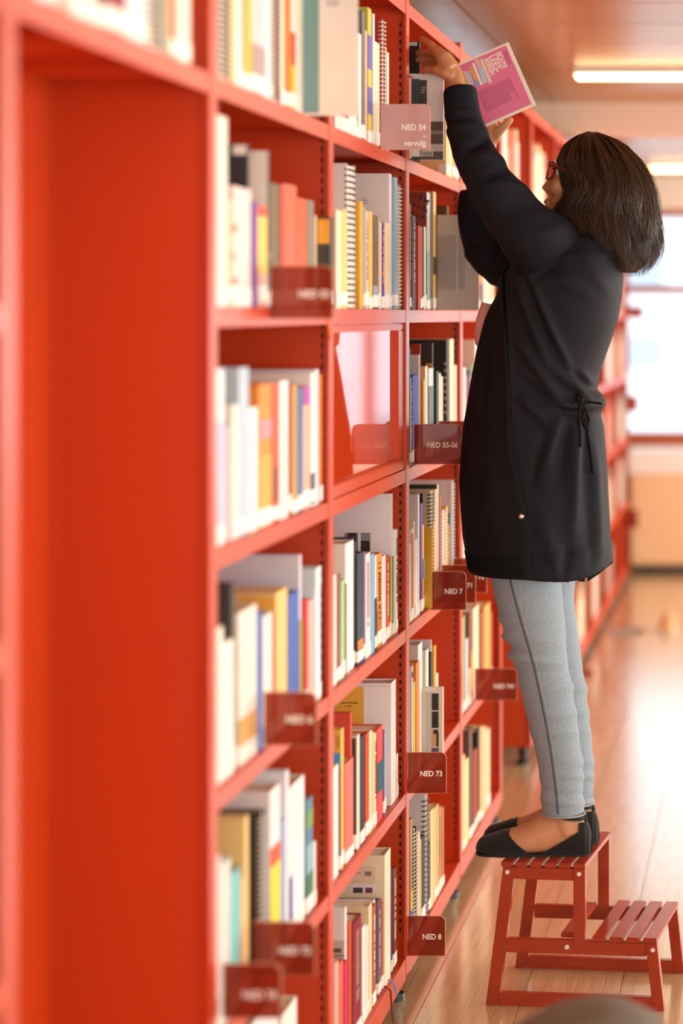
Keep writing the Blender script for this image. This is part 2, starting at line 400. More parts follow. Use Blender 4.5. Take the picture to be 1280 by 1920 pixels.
def book(bay, row, x0, x1, ytop, col, idx, z0, wid, set=0.022, dep=None, coil=None, prints=(), bands=(), sticker=True, spine=None, texts=(), title=None, ribbon=None, label=None, ht=None, name='book', blank=False):
    Xs = XF - set; zsh = ZS[row] + 0.0006
    z1 = z0 + wid
    zt = H - (ytop - VY) / F * z0
    h = ht if ht else zt - zsh
    top = ZS[row - 1] - 0.036 - zsh
    h = max(0.10, min(h, top)); t = z1 - z0 - 0.0006
    d = dep if dep else min(h * 0.70, 0.20)
    d = min(d, (Xs - XBK) - 0.008)
    y0, y1 = z0, z0 + t
    o = empty(name, (Xs - d / 2, (y0 + y1) / 2, ZS[row]))
    if label is None:
        th = 'thin' if t < 0.014 else ('thick' if t > 0.05 else '')
        tl = 'tall' if h > 0.27 else ('short' if h < 0.19 else '')
        kind = 'spiral-bound book' if coil else 'book'
        label = ' '.join(w for w in (th, tl, cname(col), kind + ',', ORD[idx] if idx < 20 else 'last', 'from left,', ROWN[row], 'shelf,', BAYS[bay]) if w)
    tag(o, label, 'book', 'books on the %s shelf of the %s' % (ROWN[row], BAYS[bay]))
    c = bmat(col); b = min(0.0028, t * 0.25)
    mb = MB(); zb = zsh
    mb.box(Xs - d, Xs, y0, y0 + b, zb, zb + h); mb.box(Xs - d, Xs, y1 - b, y1, zb, zb + h)
    if not coil: mb.box(Xs - b * 1.2, Xs, y0 + b, y1 - b, zb, zb + h)
    cv = mb.build('cover', c, o)
    MB().box(Xs - d + 0.004, Xs - (b * 1.25 if not coil else 0.003), y0 + b * 1.02, y1 - b * 1.02, zb + 0.003, zb + h - 0.003).build('pages', M_PAPER, o)
    if coil:
        coil_mesh(Xs, y0, y1, zb + 0.006, zb + h - 0.006, int(h / 0.0095) if coil != 'wide' else int(h / 0.0125)).build('coil', mat('coil_' + ('wide' if coil == 'wide' else coil), '23262e' if coil in ('wide', 'black') else ('d8d2cc' if coil == 'silver' else 'f0ebe6'), 0.3), o)
    if spine: MB().box(Xs, Xs + 0.0006, y0, y1, zb, zb + h).build('spine_cover', bmat(spine), o)
    for (f0, f1, hc) in bands:
        MB().box(Xs + 0.0002, Xs + 0.0010, y0, y1, zb + h * f0, zb + h * f1).build('spine_band', bmat(hc), o)
    if title and not coil:
        tm = MB(); q = zb + h * 0.3; rr = random.Random(idx * 7 + row)
        while q < zb + h * 0.9:
            l = rr.uniform(0.0025, 0.005); tm.box(Xs + 0.0008, Xs + 0.0014, y0 + t * 0.3, y1 - t * 0.3, q, q + l); q += l + rr.choice((0.0018, 0.0022, 0.0026, 0.008))
        tm.build('spine_title', bmat(title), o)
    if sticker and not coil and (idx * 7 + row * 3 + bay) % 6:
        sb = 0.003 + 0.002 * ((idx * 5 + row) % 4); MB().box(Xs - min(0.02, d * 0.2), Xs + 0.0014, y0 - 0.0004, y1 + 0.0002, zb + sb, zb + sb + 0.022 + 0.003 * (idx % 3)).build('spine_label', M_WHITE, o)
    for p in prints:      # flat print on the near cover, given by its pixel rectangle
        xa, ya, xb, yb, hc = p[:5]
        a = W(xa, yb, y0); e = W(xb, ya, y0)
        MB().box(a.x, min(e.x, Xs - 0.0005), y0 - 0.0006 - (p[5] if len(p) > 5 else 0), y0 - 0.0001, max(a.z, zb + 0.001), min(e.z, zb + h - 0.001)).build('cover_print', bmat(hc), cv)
    for (txt, xa, ya, px, hc, ang) in texts:
        a = W(xa, ya, y0); an = math.radians(ang)
        me = text_mesh(txt, px / F * y0, (a.x, y0 - 0.0012, a.z), (math.cos(an), 0, math.sin(an)), (-math.sin(an), 0, math.cos(an)), 0.0002)
        link('cover_text', me, bmat(hc), cv)
    if ribbon:
        hc, ln = ribbon[:2]; rb = MB(); yc = (y0 + y1) / 2
        pts = [(Xs - 0.01, yc, zb + 0.008), (Xs + 0.006, yc + 0.001, zb + 0.004), (XF + 0.004, yc + 0.002, zb - 0.004), (XF + 0.006, yc + 0.004, zb - ln * 0.6), (XF + 0.010, yc + 0.002, zb - ln)]
        rb.tube(pts, 0.0026, 6, flat=0.25, up=(0, 1, 0)); rb.build('ribbon', mat('ribbon_' + hc, hc, 0.5), o)
    return z1
def row(bay, r, items):
    zm = ZU[bay] + 0.023; items = sorted(items, key=lambda i: i[0] + (i[4].get('ord', 0) if len(i) > 4 else 0)); pos = []
    for it in items:
        ds = 0.012 if bay < 4 else 0.008; kw = it[4] if len(it) > 4 else {}
        X = -(XF - min(ds, kw.get('set', ds)))
        z0 = max(X * F / (VX - it[0]), zm); z1 = z0 + kw['wid'] if 'wid' in kw else max(X * F / (VX - it[1]), z0 + 0.005); pos.append([z0, z1 - z0]); zm = z1
    lim = ZU[bay + 1] - 0.0145          # nothing runs into the far upright
    for p in reversed(pos):
        if p[0] + p[1] > lim: p[0] = lim - p[1]
        lim = p[0]
    for i, it in enumerate(items):
        kw = dict(it[4]) if len(it) > 4 else {}; kw.pop('ord', None); kw.pop('wid', None); ds = 0.012 if bay < 4 else 0.008; kw['set'] = min(kw.get('set', ds), ds + 0.006)
        book(bay, r, it[0], it[1], it[2], it[3], i, pos[i][0], pos[i][1], **kw)

row(1, 1, [(62, 85, -300, 'd8cfc8'), (85, 108, -280, '7a5a54'), (108, 130, -330, 'b4ab9c'), (130, 178, -290, 'efe3d2'), (178, 198, -300, '5c3434'),
           (198, 236, -320, '8c3c48', dict(prints=((150, -60, 235, 30, 'e2b03c'),))), (236, 274, -260, 'e6dee6'), (276, 302, -300, 'd6d2e4', dict(coil='black')),
           (304, 317, -270, 'aaa890'), (318, 330, -240, 'ec7850'), (331, 357, -260, 'f6e2d8')])
row(2, 1, [(408, 430, -60, 'e8b8b6', dict(coil='black')), (432, 440, -40, 'efd298'), (440, 452, -60, 'f2eae0'), (452, 458, -30, 'b0a8a0'), (459, 472, -70, 'c6c044'),
           (472, 497, -40, 'd8d2d4', dict(bands=((0.0, 0.45, 'b89c98'),))), (497, 508, -60, 'e6ecf2'), (509, 523, -50, 'e4602e', dict(coil='black')), (525, 532, -50, 'f2e6d6'),
           (532, 545, -60, 'ee8030'), (545, 553, -40, 'f2e6d8', dict(bands=((0.0, 0.35, 'efc234'), (0.35, 0.6, 'cc5a44')))), (553, 566, -50, 'f2e8d6'),
           (650, 665, -70, 'f3ebe2', dict(set=-0.088, sticker=False, dep=0.20, prints=((568, -200, 598, 212, '7fa3a3'), (612, 1, 636, 3, 'b0a8a0'), (612, 5, 636, 7, 'b0a8a0'), (612, 9, 632, 11, 'b0a8a0')), ord=-60, label='large white book with a teal band jutting out of the top shelf, second bay'))])
row(3, 1, [(628, 640, 30, 'f0e4da'), (640, 652, 20, 'eee2d8', dict(bands=((0.12, 0.25, 'cc3a2c'),))), (653, 668, 26, 'f2eae2'), (668, 672, 70, '98ae90'), (672, 677, 62, 'f0e8e0'), (678, 684, 19, '7c7066', dict(dep=0.16)),
           (684, 688, 56, 'e6b49c'), (689, 696, 13, 'c8c052', dict(bands=((0.0, 0.22, 'e0c050'), (0.22, 0.42, '7868b4'), (0.42, 0.55, 'dcc850'), (0.55, 0.8, '7868b4')))), (697, 699, 40, '8494a8'),
           (699, 702, 25, 'eee4d4'), (703, 713, 76, 'efe0ba', dict(set=0.014, prints=((702, 98, 706, 240, '4c4440'),))), (716, 721, 32, 'bc3430', dict(coil='silver')), (722, 725, 87, 'd0b078'), (725, 729, 97, 'f2eadc')])
row(2, 2, [(400, 426, 212, 'f3ebdf'), (428, 434, 372, 'efd0a0'), (436, 470, 348, 'f3d8d4', dict(set=0.012, prints=((430, 360, 440, 380, 'e8b0b4'), (444, 420, 452, 436, 'eab4b8'), (440, 470, 448, 490, 'eab4b8'), (446, 520, 456, 534, 'eab4b8')))),
           (471, 474, 270, '3a3438', dict(set=0.02, prints=((436, 272, 462, 290, 'f3ece6'),))), (475, 482, 377, '8a58b0'), (483, 500, 385, 'f3cc62', dict(bands=((0.0, 0.33, 'f0b8a8'), (0.9, 1.0, 'e8603c')))),
           (501, 504, 283, 'f0e6e0', dict(spine='5c5858')), (506, 524, 342, '786850', dict(prints=((508, 474, 518, 486, 'f0dcc0'),))), (528, 538, 345, 'e66040'), (539, 555, 345, 'eee6e8', dict(spine='e86a4c')),
           (557, 573, 370, 'e8623e'), (575, 588, 374, 'efa840', dict(spine='8c7c70')), (590, 594, 404, 'ecd4b0'),
           (618, 625, 407, '4a4642', dict(set=-0.012, dep=0.2, prints=((596, 411, 621, 457, 'efa844', 0.0004),), label='dark book with an orange square beside the upright, second shelf, second bay', ribbon=('f09030', 0.06)))])
row(2, 3, [(402, 420, 693, 'eef0f2', dict(bands=((0.1, 0.7, 'b4c6e0'),))), (421, 434, 800, 'd8aeb0'), (435, 446, 760, 'f2eadc'), (447, 466, 690, 'bccbdc', dict(dep=0.2)), (467, 483, 765, 'f2eee8'),
           (485, 508, 722, 'ee9040', dict(bands=((0.62, 0.75, 'e89098'), (0.0, 0.5, 'f0a850')))), (509, 522, 720, 'd8583c', dict(bands=((0.15, 0.4, '9c4a34'),))), (524, 540, 715, 'f2e8dc'),
           (541, 546, 722, '98382c'), (547, 557, 722, 'cc9450'), (558, 567, 728, '4a78a6'), (568, 580, 725, 'e6b098', dict(bands=((0.85, 1.0, 'bc50ac'),))), (582, 590, 700, 'f0e8e4', dict(bands=((0.02, 0.25, '686468'),))),
           (591, 597, 693, 'e0dce6', dict(dep=0.22)), (600, 604, 702, 'e6823a')])
row(2, 4, [(400, 418, 1183, 'f2e8dc', dict(set=0.012)), (419, 438, 1208, 'f4ece4', dict(set=0.012)), (440, 446, 1094, '4a4440', dict(set=0.018)), (447, 481, 1150, 'efe2d4', dict(bands=((0.05, 0.3, 'd8a868'),))), (483, 492, 1150, '5070bc'),
           (493, 510, 1157, 'f2e8da'), (512, 516, 1157, 'dc4a34'), (517, 538, 1112, 'f0c47a', dict(prints=((455, 1120, 540, 1140, 'f0b450'),))), (540, 560, 1118, '4866b4', dict(bands=((0.1, 0.2, 'dce4ee'),))), (562, 566, 1165, 'a8b460'),
           (567, 571, 1041, 'dfdbe3', dict(set=0.024, dep=0.22)), (572, 577, 1125, 'dc4438'), (578, 588, 1128, 'f2b4aa'), (590, 601, 1066, 'd2dde6', dict(bands=((0.85, 1.0, 'cfe0d8'),)))])
row(2, 5, [(402, 414, 1613, 'f0d8d8', dict(set=0.01)), (415, 432, 1622, 'd8dcd0', dict(set=0.01)), (433, 450, 1642, '80c6c8', dict(set=0.01)), (452, 458, 1648, 'efc080', dict(set=0.01)), (459, 466, 1533, 'f6d08a', dict(set=0.012)),
           (496, 503, 1524, '302826', dict(coil='silver', set=0.018, ord=-25)), (506, 525, 1485, 'eee6e4', dict(bands=((0.0, 0.55, 'e8d250'), (0.55, 0.66, 'e8623c')))),
           (527, 534, 1540, '8ca4c8'), (535, 541, 1447, 'e6e2ea', dict(dep=0.22)), (542, 548, 1480, 'efe4e0', dict(bands=((0.1, 0.4, '4c4c9c'),))), (549, 570, 1472, 'f2eae6'),
           (574, 586, 1503, '5c88a0', dict(bands=((0.35, 0.6, '90b8c8'), (0.1, 0.35, '4c7a60'), (0.75, 0.9, '78a060')))), (588, 592, 1580, 'eee6e0')])
row(2, 6, [(470, 520, 1925, 'e8e4e8'), (528, 556, 1907, 'efe6dc')])
row(3, 2, [(630, 641, 393, 'f2e2c0'), (642, 650, 393, 'f2ce74'), (656, 671, 306, 'f0e8ea', dict(coil='wide', set=0.020, dep=0.2)), (674, 680, 378, 'efb040'), (681, 684, 388, '9cb0c0'), (685, 691, 395, 'e6bea6', dict(title='b89078')), (692, 698, 396, 'f0c05c'),
           (699, 708, 403, '7a605c', dict(bands=((0.08, 0.25, '98a0b4'),))), (709, 711, 405, 'cca878'), (712, 715, 417, 'f2d8c4'), (716, 720, 417, '6a4898', dict(bands=((0.4, 0.44, 'f07040'),), title='e8c8a0')), (721, 729, 417, 'f3cba4'),
           (734, 739, 325, 'e8dedc', dict(dep=0.215, prints=((678, 372, 687, 373, '70605c'), (680, 376, 690, 377, '70605c'), (680, 381, 690, 382, '70605c')), set=0.018)), (740, 745, 332, '9fb6ca'), (746, 751, 345, 'c2a8a0', dict(coil='white'))])
row(3, 4, [(622, 630, 1080, 'f0e0d8'), (631, 638, 1080, 'eed8d0', dict(spine='8c5a50')), (639, 646, 1090, 'a2ce92'), (647, 650, 1096, '8c5c4c'), (651, 666, 1020, 'f3eae6', dict(set=0.016)), (667, 669, 1008, '3a3c46', dict(set=0.04)),
           (670, 680, 1040, '444c58', dict(bands=((0.14, 0.22, 'e88838'),))), (681, 684, 1035, '7060a6'), (685, 694, 1040, 'f0e2d6', dict(title='d08c84')), (695, 701, 1040, '84b8de'), (702, 706, 1042, 'ece2da', dict(bands=((0.0, 0.55, '54463c'),))),
           (707, 715, 1040, 'ee9a4a', dict(title='3a2c22', bands=((0.0, 0.4, 'c87838'),))), (716, 723, 1044, 'f2e8e2'), (724, 729, 1044, 'de4a32', dict(title='f2e0d4')), (730, 732, 1044, '9c6c4c'), (733, 735, 1044, 'e0b050'), (736, 738, 1044, '509850'),
           (739, 741, 926, 'e8e1e6', dict(set=0.026, dep=0.205, prints=((646, 999, 694, 1035, '8c8890'), (652, 999, 668, 1016, '3a3638', 0.0003), (676, 1014, 693, 1035, '33302c', 0.0003), (671, 999, 676, 1035, 'e8e4ec', 0.0004), (680, 1018, 684, 1026, '4a443c', 0.0005)))), (742, 745, 993, 'f0e9e4', dict(title='2c2826'))])
row(3, 5, [(621, 634, 1445, 'f3e9e2'), (636, 639, 1445, '5c3444'), (640, 645, 1368, 'efba58', dict(set=0.013, prints=((620, 1412, 645, 1441, '42a6d6'),), texts=(('NOM', 624, 1402, 9, '9c6428', 90), ('NOM', 637, 1402, 9, '9c6428', 90)))),
           (647, 662, 1434, 'ee7468'), (662, 665, 1337, 'd6503e', dict(set=0.02)), (666, 668, 1386, '4c4038'), (669, 674, 1380, 'f0dcc4'), (675, 683, 1384, '30343c'), (685, 691, 1378, 'd64a30'), (692, 697, 1373, 'f0dcae'), (698, 701, 1374, 'e8cc94'), (702, 705, 1376, 'f2e4c8', dict(title='3c3028')),
           (707, 717, 1368, 'e45452', dict(bands=((0.31, 0.63, '22686e'),))), (718, 720, 1370, '7c3868'), (721, 723, 1374, 'a8bce0'), (733, 742, 1281, 'f1e9e5', dict(set=0.012, dep=0.215, sticker=False, prints=((626, 1288, 682, 1366, 'efb646'), (600, 1286, 742, 1287, 'cfc4c0')), texts=(('Gerard Brooklijn', 640, 1319, 4.6, '4c3418', 0), ('in 1954', 647, 1325, 3.8, '4c3418', 0)))), (743, 746, 1480, 'efe6e0')])
row(3, 6, [(620, 627, 1806, 'a88880'), (628, 634, 1808, 'e8aca0'), (635, 643, 1810, 'dc6850'), (645, 651, 1808, 'ce2460'), (652, 655, 1702, 'efe8e6', dict(set=0.024, dep=0.2, prints=((619, 1763, 653, 1802, 'c8beb2'), (622, 1778, 640, 1786, '5c5856', 0.0003), (619, 1790, 653, 1793, '8c8478', 0.0003)))), (656, 658, 1730, 'e6683e'),
           (661, 677, 1735, '8a2038', dict(set=0.012, title='c0806c', ribbon=('8a3020', 0.001))), (679, 685, 1740, 'f2e8e4'), (686, 690, 1738, 'f0e0d4'), (691, 697, 1700, 'ecd4a8'), (698, 704, 1702, 'b85a48', dict(title='f0d8c8')), (705, 708, 1690, 'eee4de', dict(set=0.03, dep=0.2, prints=((654, 1712, 667, 1734, '3c3a38'),))), (709, 713, 1690, '70686c', dict(title='d8d0cc')),
           (714, 716, 1688, 'c84a40'), (717, 719, 1694, 'a88468', dict(ribbon=('7c2a1c', 0.075))), (721, 732, 1604, 'efe3c4', dict(set=0.010, dep=0.205, sticker=False, prints=((656, 1624, 704, 1656, 'e8cfb4'), (666, 1636, 676, 1637, '6c6258', 0.0004), (684, 1634, 696, 1642, '8c7c6c', 0.0004), (656, 1660, 704, 1674, 'eeeaf0'), (662, 1664, 680, 1674, '4c4c54', 0.0004), (685, 1664, 698, 1674, '7c4a50', 0.0004)), ribbon=('7c98c0', 0.03))),
           (733, 735, 1632, '4c4a80'), (737, 743, 1633, '8c4228', dict(title='efe0d4', bands=((0.1, 0.3, '8c4228'),)))])
row(4, 1, [(769, 771, 142, 'cc4038', dict(set=-0.004, wid=0.014, bands=((0.3, 0.6, 'f0e0d8'),), prints=((766, 146, 770, 300, 'f0e4dc'),))), (776, 779, 148, '3c5254', dict(set=-0.020, wid=0.018)),
           (827, 832, 138, 'efecec', dict(set=-0.074, wid=0.012, sticker=False, dep=0.17, ord=-45, prints=((770, 228, 831, 304, '6c625c'), (800, 270, 831, 284, 'd0cac6', 0.0003), (770, 245, 831, 252, '9c948e', 0.0003), (790, 282, 812, 293, 'ece8e4', 0.0004), (786, 150, 800, 196, '5c4c40', 0.0003)) + tuple((792 + 1.9 * q, 284, 793 + 1.9 * q, 292, '3c3632', 0.0006) for q in range(10)), texts=(('et en', 790, 165, 5, 'e8e0d8', 0), ('dans', 789, 170, 5, 'e8e0d8', 0), ('hef', 789, 175, 5, 'e8e0d8', 0)), label='white book with a grey photograph jutting out of the top shelf by the sleeve')),
           (786, 789, 78, '2a2624', dict(set=-0.012, wid=0.02, sticker=False, dep=0.16, prints=((760, 79, 782, 86, 'c8c8cc'),))),
           (836, 841, 200, 'efcf8c', dict(set=0.0)), (842, 847, 195, 'f0dcb4', dict(set=0.0)), (848, 852, 188, 'e8b860', dict(set=0.0)), (853, 855, 190, '6c88a0', dict(set=0.0)), (856, 859, 195, 'f0d8a8', dict(set=0.0))])
row(4, 2, [(772, 775, 382, 'c8483c', dict(title='f0d8c8', set=0.03)), (776, 782, 404, '4b4545', dict(set=0.012, sticker=False, title='c8c0b8', prints=((773, 565, 784, 579, 'f0ebe6'),))), (784, 787, 423, 'd8523e'), (788, 791, 425, 'b84c58'), (792, 794, 425, '3c4438'), (795, 798, 425, 'e8d4a4'),
           (804, 810, 360, '8c3c2c', dict(set=0.018, dep=0.16, spine='b8c0cc', bands=((0.0, 0.5, '8fb0bc'),), prints=((766, 362, 811, 425, 'a8482f'),) + tuple((766 + (k * 37) % 40, 364 + (k * 17) % 56, 770 + (k * 37) % 40 + k % 3, 366 + (k * 17) % 56 + k % 2, '34385c', 0.0003) for k in range(34)))),
           (812, 817, 359, 'd8b274', dict(bands=((0.3, 0.45, '4c4434'),))), (842, 845, 386, '5c3c24', dict(set=0.03, sticker=False)),
           (886, 892, 403, 'b4a69e', dict(set=-0.10, dep=0.105, ord=-60, sticker=False, prints=tuple((821 + k * 3.9, 441, 822.2 + k * 3.9, 543, '90857e') for k in range(9)) + tuple((861 + k * 4.2, 441, 862.2 + k * 4.2, 543, '90857e') for k in range(3)), label='grey book with lines of print on its back, jutting out below the sleeves'))])
row(4, 3, [(768, 772, 709, '7c6c64', dict(title='d8d0c8')), (773, 774, 652, '4c92aa', dict(set=0.03)), (778, 789, 704, '2038a0', dict(set=0.014, prints=((775, 736, 779, 737, 'b0b8dc'), (775, 740, 779, 741, 'b0b8dc'), (775, 744, 779, 745, 'b0b8dc')))), (790, 791, 665, 'efe6de', dict(set=0.02)), (792, 793, 645, 'bc3c24', dict(set=0.022)), (794, 796, 712, 'e8c060'),
           (797, 801, 687, 'efdcb8'), (803, 812, 691, 'c8ccd4', dict(set=0.008, bands=((0.25, 0.8, '606c72'), (0.2, 0.25, 'd8a040')), prints=((803, 709, 814, 765, '606c72'), (803, 765, 815, 770, 'd8a040')))), (813, 815, 643, '3c3632', dict(set=0.012, prints=((798, 681, 816, 690, 'c88c38'),))),
           (818, 822, 696, '2c4438'), (823, 826, 700, 'efe0cc'), (827, 830, 706, 'e8ccb4'), (838, 842, 637, '2a2820', dict(set=0.01, dep=0.2, prints=tuple((833, 680 + 13 * k, 836, 684 + 13 * k, 'd8b890') for k in range(8)))), (843, 850, 636, 'f0e0c0'), (851, 856, 685, 'f2c8a8')])
row(4, 4, [(767, 770, 1020, 'd8dce4'), (771, 774, 992, 'f2ece8', dict(bands=((0.05, 0.95, 'dc4a34'),))), (775, 777, 978, 'efdcb4'), (778, 782, 1012, 'f2eae4'), (783, 786, 927, 'e8e2e8', dict(dep=0.19)), (788, 792, 945, '6a4090'),
           (793, 796, 985, 'efb844', dict(set=0.01, prints=((797, 1048, 806, 1085, 'f6e6c0'),))), (797, 799, 926, '2c2824', dict(set=0.02)), (801, 806, 990, 'f0ba48', dict(set=-0.006)), (807, 811, 920, 'f0dcb8', dict(coil='black')), (812, 815, 980, 'ee9a48'),
           (816, 818, 918, 'eee2cc'), (819, 821, 909, '3c3c30', dict(spine='f0d8a8')), (822, 825, 927, '30302c'), (825, 827, 930, 'd8503c'), (829, 835, 957, '88b8c8', dict(coil='white')), (836, 839, 950, 'efb048'), (840, 842, 985, 'd87838'), (843, 846, 965, '4c7480'), (847, 850, 901, 'e8dcdc', dict(coil='silver', dep=0.21))])
row(4, 5, [(767, 771, 1254, '6088c6', dict(set=0.016)), (772, 774, 1250, 'efe6dc', dict(bands=((0.9, 0.95, '2c2824'),))), (775, 778, 1280, 'f2cc4c'), (780, 786, 1244, 'ee8a44'), (788, 796, 1210, 'f2ebe4', dict(set=0.014)), (798, 803, 1220, 'eee4d8'), (804, 806, 1222, '3c5444', dict(set=0.012)), (807, 811, 1226, '3c3430', dict(bands=((0.1, 0.6, 'd86a48'),))),
           (812, 813, 1200, 'e8e0e4', dict(set=0.025, dep=0.2)), (814, 817, 1212, 'efb044'), (818, 821, 1264, 'f0e8e0'),
           (824, 828, 1289, 'e6ded2', dict(set=-0.036, dep=0.14, wid=0.016, ord=-29, sticker=False, prints=((798, 1298, 809, 1411, 'cfc8be'), (809, 1300, 822, 1332, '3a3430'), (809, 1334, 822, 1365, '3a3430'), (809, 1368, 822, 1400, 'd8a878'), (812, 1368, 821, 1376, '3a2c28', 0.0003), (818, 1374, 822, 1400, '3a2c28', 0.0003), (809, 1402, 822, 1411, '5c5a6c')), label='grey book with a strip of dark squares on its cover, fifth shelf'))])
row(4, 6, [(766, 768, 1540, '4c4440'), (769, 773, 1538, 'cc9a54', dict(bands=((0.16, 0.26, '6080b0'), (0.26, 0.42, 'f0cc40'), (0.0, 0.16, 'd87848')))), (775, 780, 1556, '2c3038', dict(coil='silver')), (783, 787, 1563, 'efdcb4'), (788, 790, 1575, 'd8c09c'), (791, 796, 1572, '3a4840', dict(spine='34403a')), (797, 801, 1493, 'e6e2e8', dict(coil='wide', dep=0.17)),
           (802, 806, 1585, '2c2c28'), (807, 812, 1522, 'efd4a0'), (813, 817, 1518, 'e8c890'), (818, 822, 1512, 'dcb47c'), (823, 827, 1516, 'c88860', dict(title='a8b070')), (828, 832, 1517, 'b87c54')])
row(5, 2, [(893, 899, 470, 'c87850', dict(title='5c3c28')), (900, 905, 470, 'ee9c3c', dict(bands=((0.1, 0.45, '5c4038'),))), (906, 911, 480, 'd8d0d8'), (912, 917, 490, 'efd8a8'), (918, 921, 490, 'a8c0a8'), (922, 926, 480, 'efd0a0')])
row(5, 3, [(868, 873, 690, 'e8dcc8'), (874, 876, 705, 'e43c78'), (877, 882, 695, '383858'), (883, 889, 684, 'f0dcc8', dict(bands=((0.85, 1.0, '78a050'),))), (890, 898, 637, 'efd8c0')])
row(5, 4, [(868, 873, 960, 'ece4d8'), (874, 876, 955, '68a868'), (877, 884, 965, 'efdcc4')])
row(5, 5, [(866, 868, 1160, 'e8e0d0'), (869, 872, 1155, '90a878'), (873, 877, 1200, 'e0d8e8'), (878, 882, 1152, '7c3420', dict(bands=((0.0, 0.4, 'f0d8b8'),))), (883, 886, 1220, 'e0ac48'), (887, 897, 1142, 'efdcb8'), (898, 901, 1150, '3c4434'), (902, 907, 1150, 'd8583c'), (908, 918, 1138, 'efae58'), (919, 922, 1150, 'd8583c')])
row(5, 6, [(866, 871, 1420, 'efd49c'), (872, 878, 1428, 'efd8a4'), (879, 885, 1370, '6c5040', dict(ribbon=('e0a040', 0.0))), (886, 889, 1410, '8c4c38'), (890, 894, 1408, 'c84a34'), (895, 899, 1372, '302c28'), (900, 904, 1365, 'efc088'), (905, 911, 1368, 'f0cba0'), (912, 918, 1372, 'f2d4b0')])
# far bays: blurred books, too small to tell apart
FC = ['efdcc0', 'e8c8a0', 'f2e8dc', 'd8d0d4', 'd87848', 'c0a890', 'f0d0b0', 'a8b0bc', 'efb070', '8c7c70', 'e8e4ec', 'c85840', '98a890']
rf = random.Random(3)
def far_book(b, r, y0, t, h, d, col):
    o = empty('book', (XF - 0.02 - d / 2, y0 + t / 2, ZS[r]))
    tag(o, 'small blurred %s book on a far shelf, %s' % (cname(col), BAY[b]), 'book', 'blurred books on the far shelves')
    z = ZS[r] + 0.0006; X = XF - 0.02
    MB().box(X - d, X, y0, y0 + 0.003, z, z + h).box(X - d, X, y0 + t - 0.004, y0 + t - 0.001, z, z + h).box(X - 0.004, X, y0 + 0.003, y0 + t - 0.004, z, z + h).build('cover', bmat(col), o)
    MB().box(X - d + 0.004, X - 0.0041, y0 + 0.0032, y0 + t - 0.0042, z + 0.003, z + h - 0.003).build('pages', M_PAPER, o)
stuff = {}
for b, rows in ((6, (1,)), (7, (1,)), (8, (1,)), (9, (4, 5, 6)), (10, (3, 4, 5, 6)), (11, (2, 3, 4, 5, 6)), (12, (2, 3, 4, 5))):
    for r in rows:
        y = ZU[b] + 0.03 + rf.uniform(0.0, 0.1); lim = ZU[b + 1] - 0.03 - rf.uniform(0.02, 0.22)
        if b == 10 and r == 3: lim = ZU[b] + 0.25
        while y < lim - 0.08:
            t = rf.uniform(0.035, 0.085); h = rf.uniform(0.18, 0.27); d = rf.uniform(0.13, 0.19); col = rf.choice(FC)
            z = ZS[r] + 0.0006; X = XF - 0.02
            mb = stuff.setdefault(col, MB())
            mb.box(X - d, X, y, y + 0.003, z, z + h).box(X - d, X, y + t - 0.004, y + t - 0.001, z, z + h).box(X - 0.004, X, y + 0.003, y + t - 0.004, z, z + h)
            stuff.setdefault('p', MB()).box(X - d + 0.004, X - 0.0041, y + 0.0032, y + t - 0.0042, z + 0.003, z + h - 0.003)
            y += t + 0.001
allb = MB(); mi = []; ms = []
for kk, mb in stuff.items():
    ms.append(M_PAPER if kk == 'p' else bmat(kk)); mi += [len(ms) - 1] * len(mb.f); allb.add(mb.v, mb.f)
fb = allb.build('far_books', ms[0]); 
for m_ in ms[1:]: fb.data.materials.append(m_)
fb.data.polygons.foreach_set('material_index', mi)
tag(fb, 'blurred books filling the far shelves between the woman and the window', 'books', kind='stuff')

# ------------------------------------------------------------------ shelf signs of tinted acrylic
def acrylic(name, tint, refl, mixd):
    m = bpy.data.materials.new(name); m.use_nodes = True; nt = m.node_tree; nt.nodes.clear()
    o = nt.nodes.new('ShaderNodeOutputMaterial'); t = nt.nodes.new('ShaderNodeBsdfTransparent'); d = nt.nodes.new('ShaderNodeBsdfPrincipled')
    t.inputs[0].default_value = (*lin(tint), 1); d.inputs['Base Color'].default_value = (*lin(refl), 1); d.inputs['Roughness'].default_value = 0.06
    mx = nt.nodes.new('ShaderNodeMixShader'); mx.inputs[0].default_value = mixd
    nt.links.new(t.outputs[0], mx.inputs[1]); nt.links.new(d.outputs[0], mx.inputs[2]); nt.links.new(mx.outputs[0], o.inputs[0])
    return m
M_SIGN = acrylic('brown_red_acrylic', 'e8a898', '983a26', 0.62)
M_SIGN_SHEEN = acrylic('pale_pink_acrylic', 'f0dcd8', 'd8a8a8', 0.80)  # sign acrylic with a pale reflection mixed into its colour
M_SEDGE = mat('acrylic_edge', 'f0b48c', 0.3)  # highlight along the plate edge, put into a lighter rim colour
M_STXT = mat('white_lettering', 'fff6ec', 0.5)
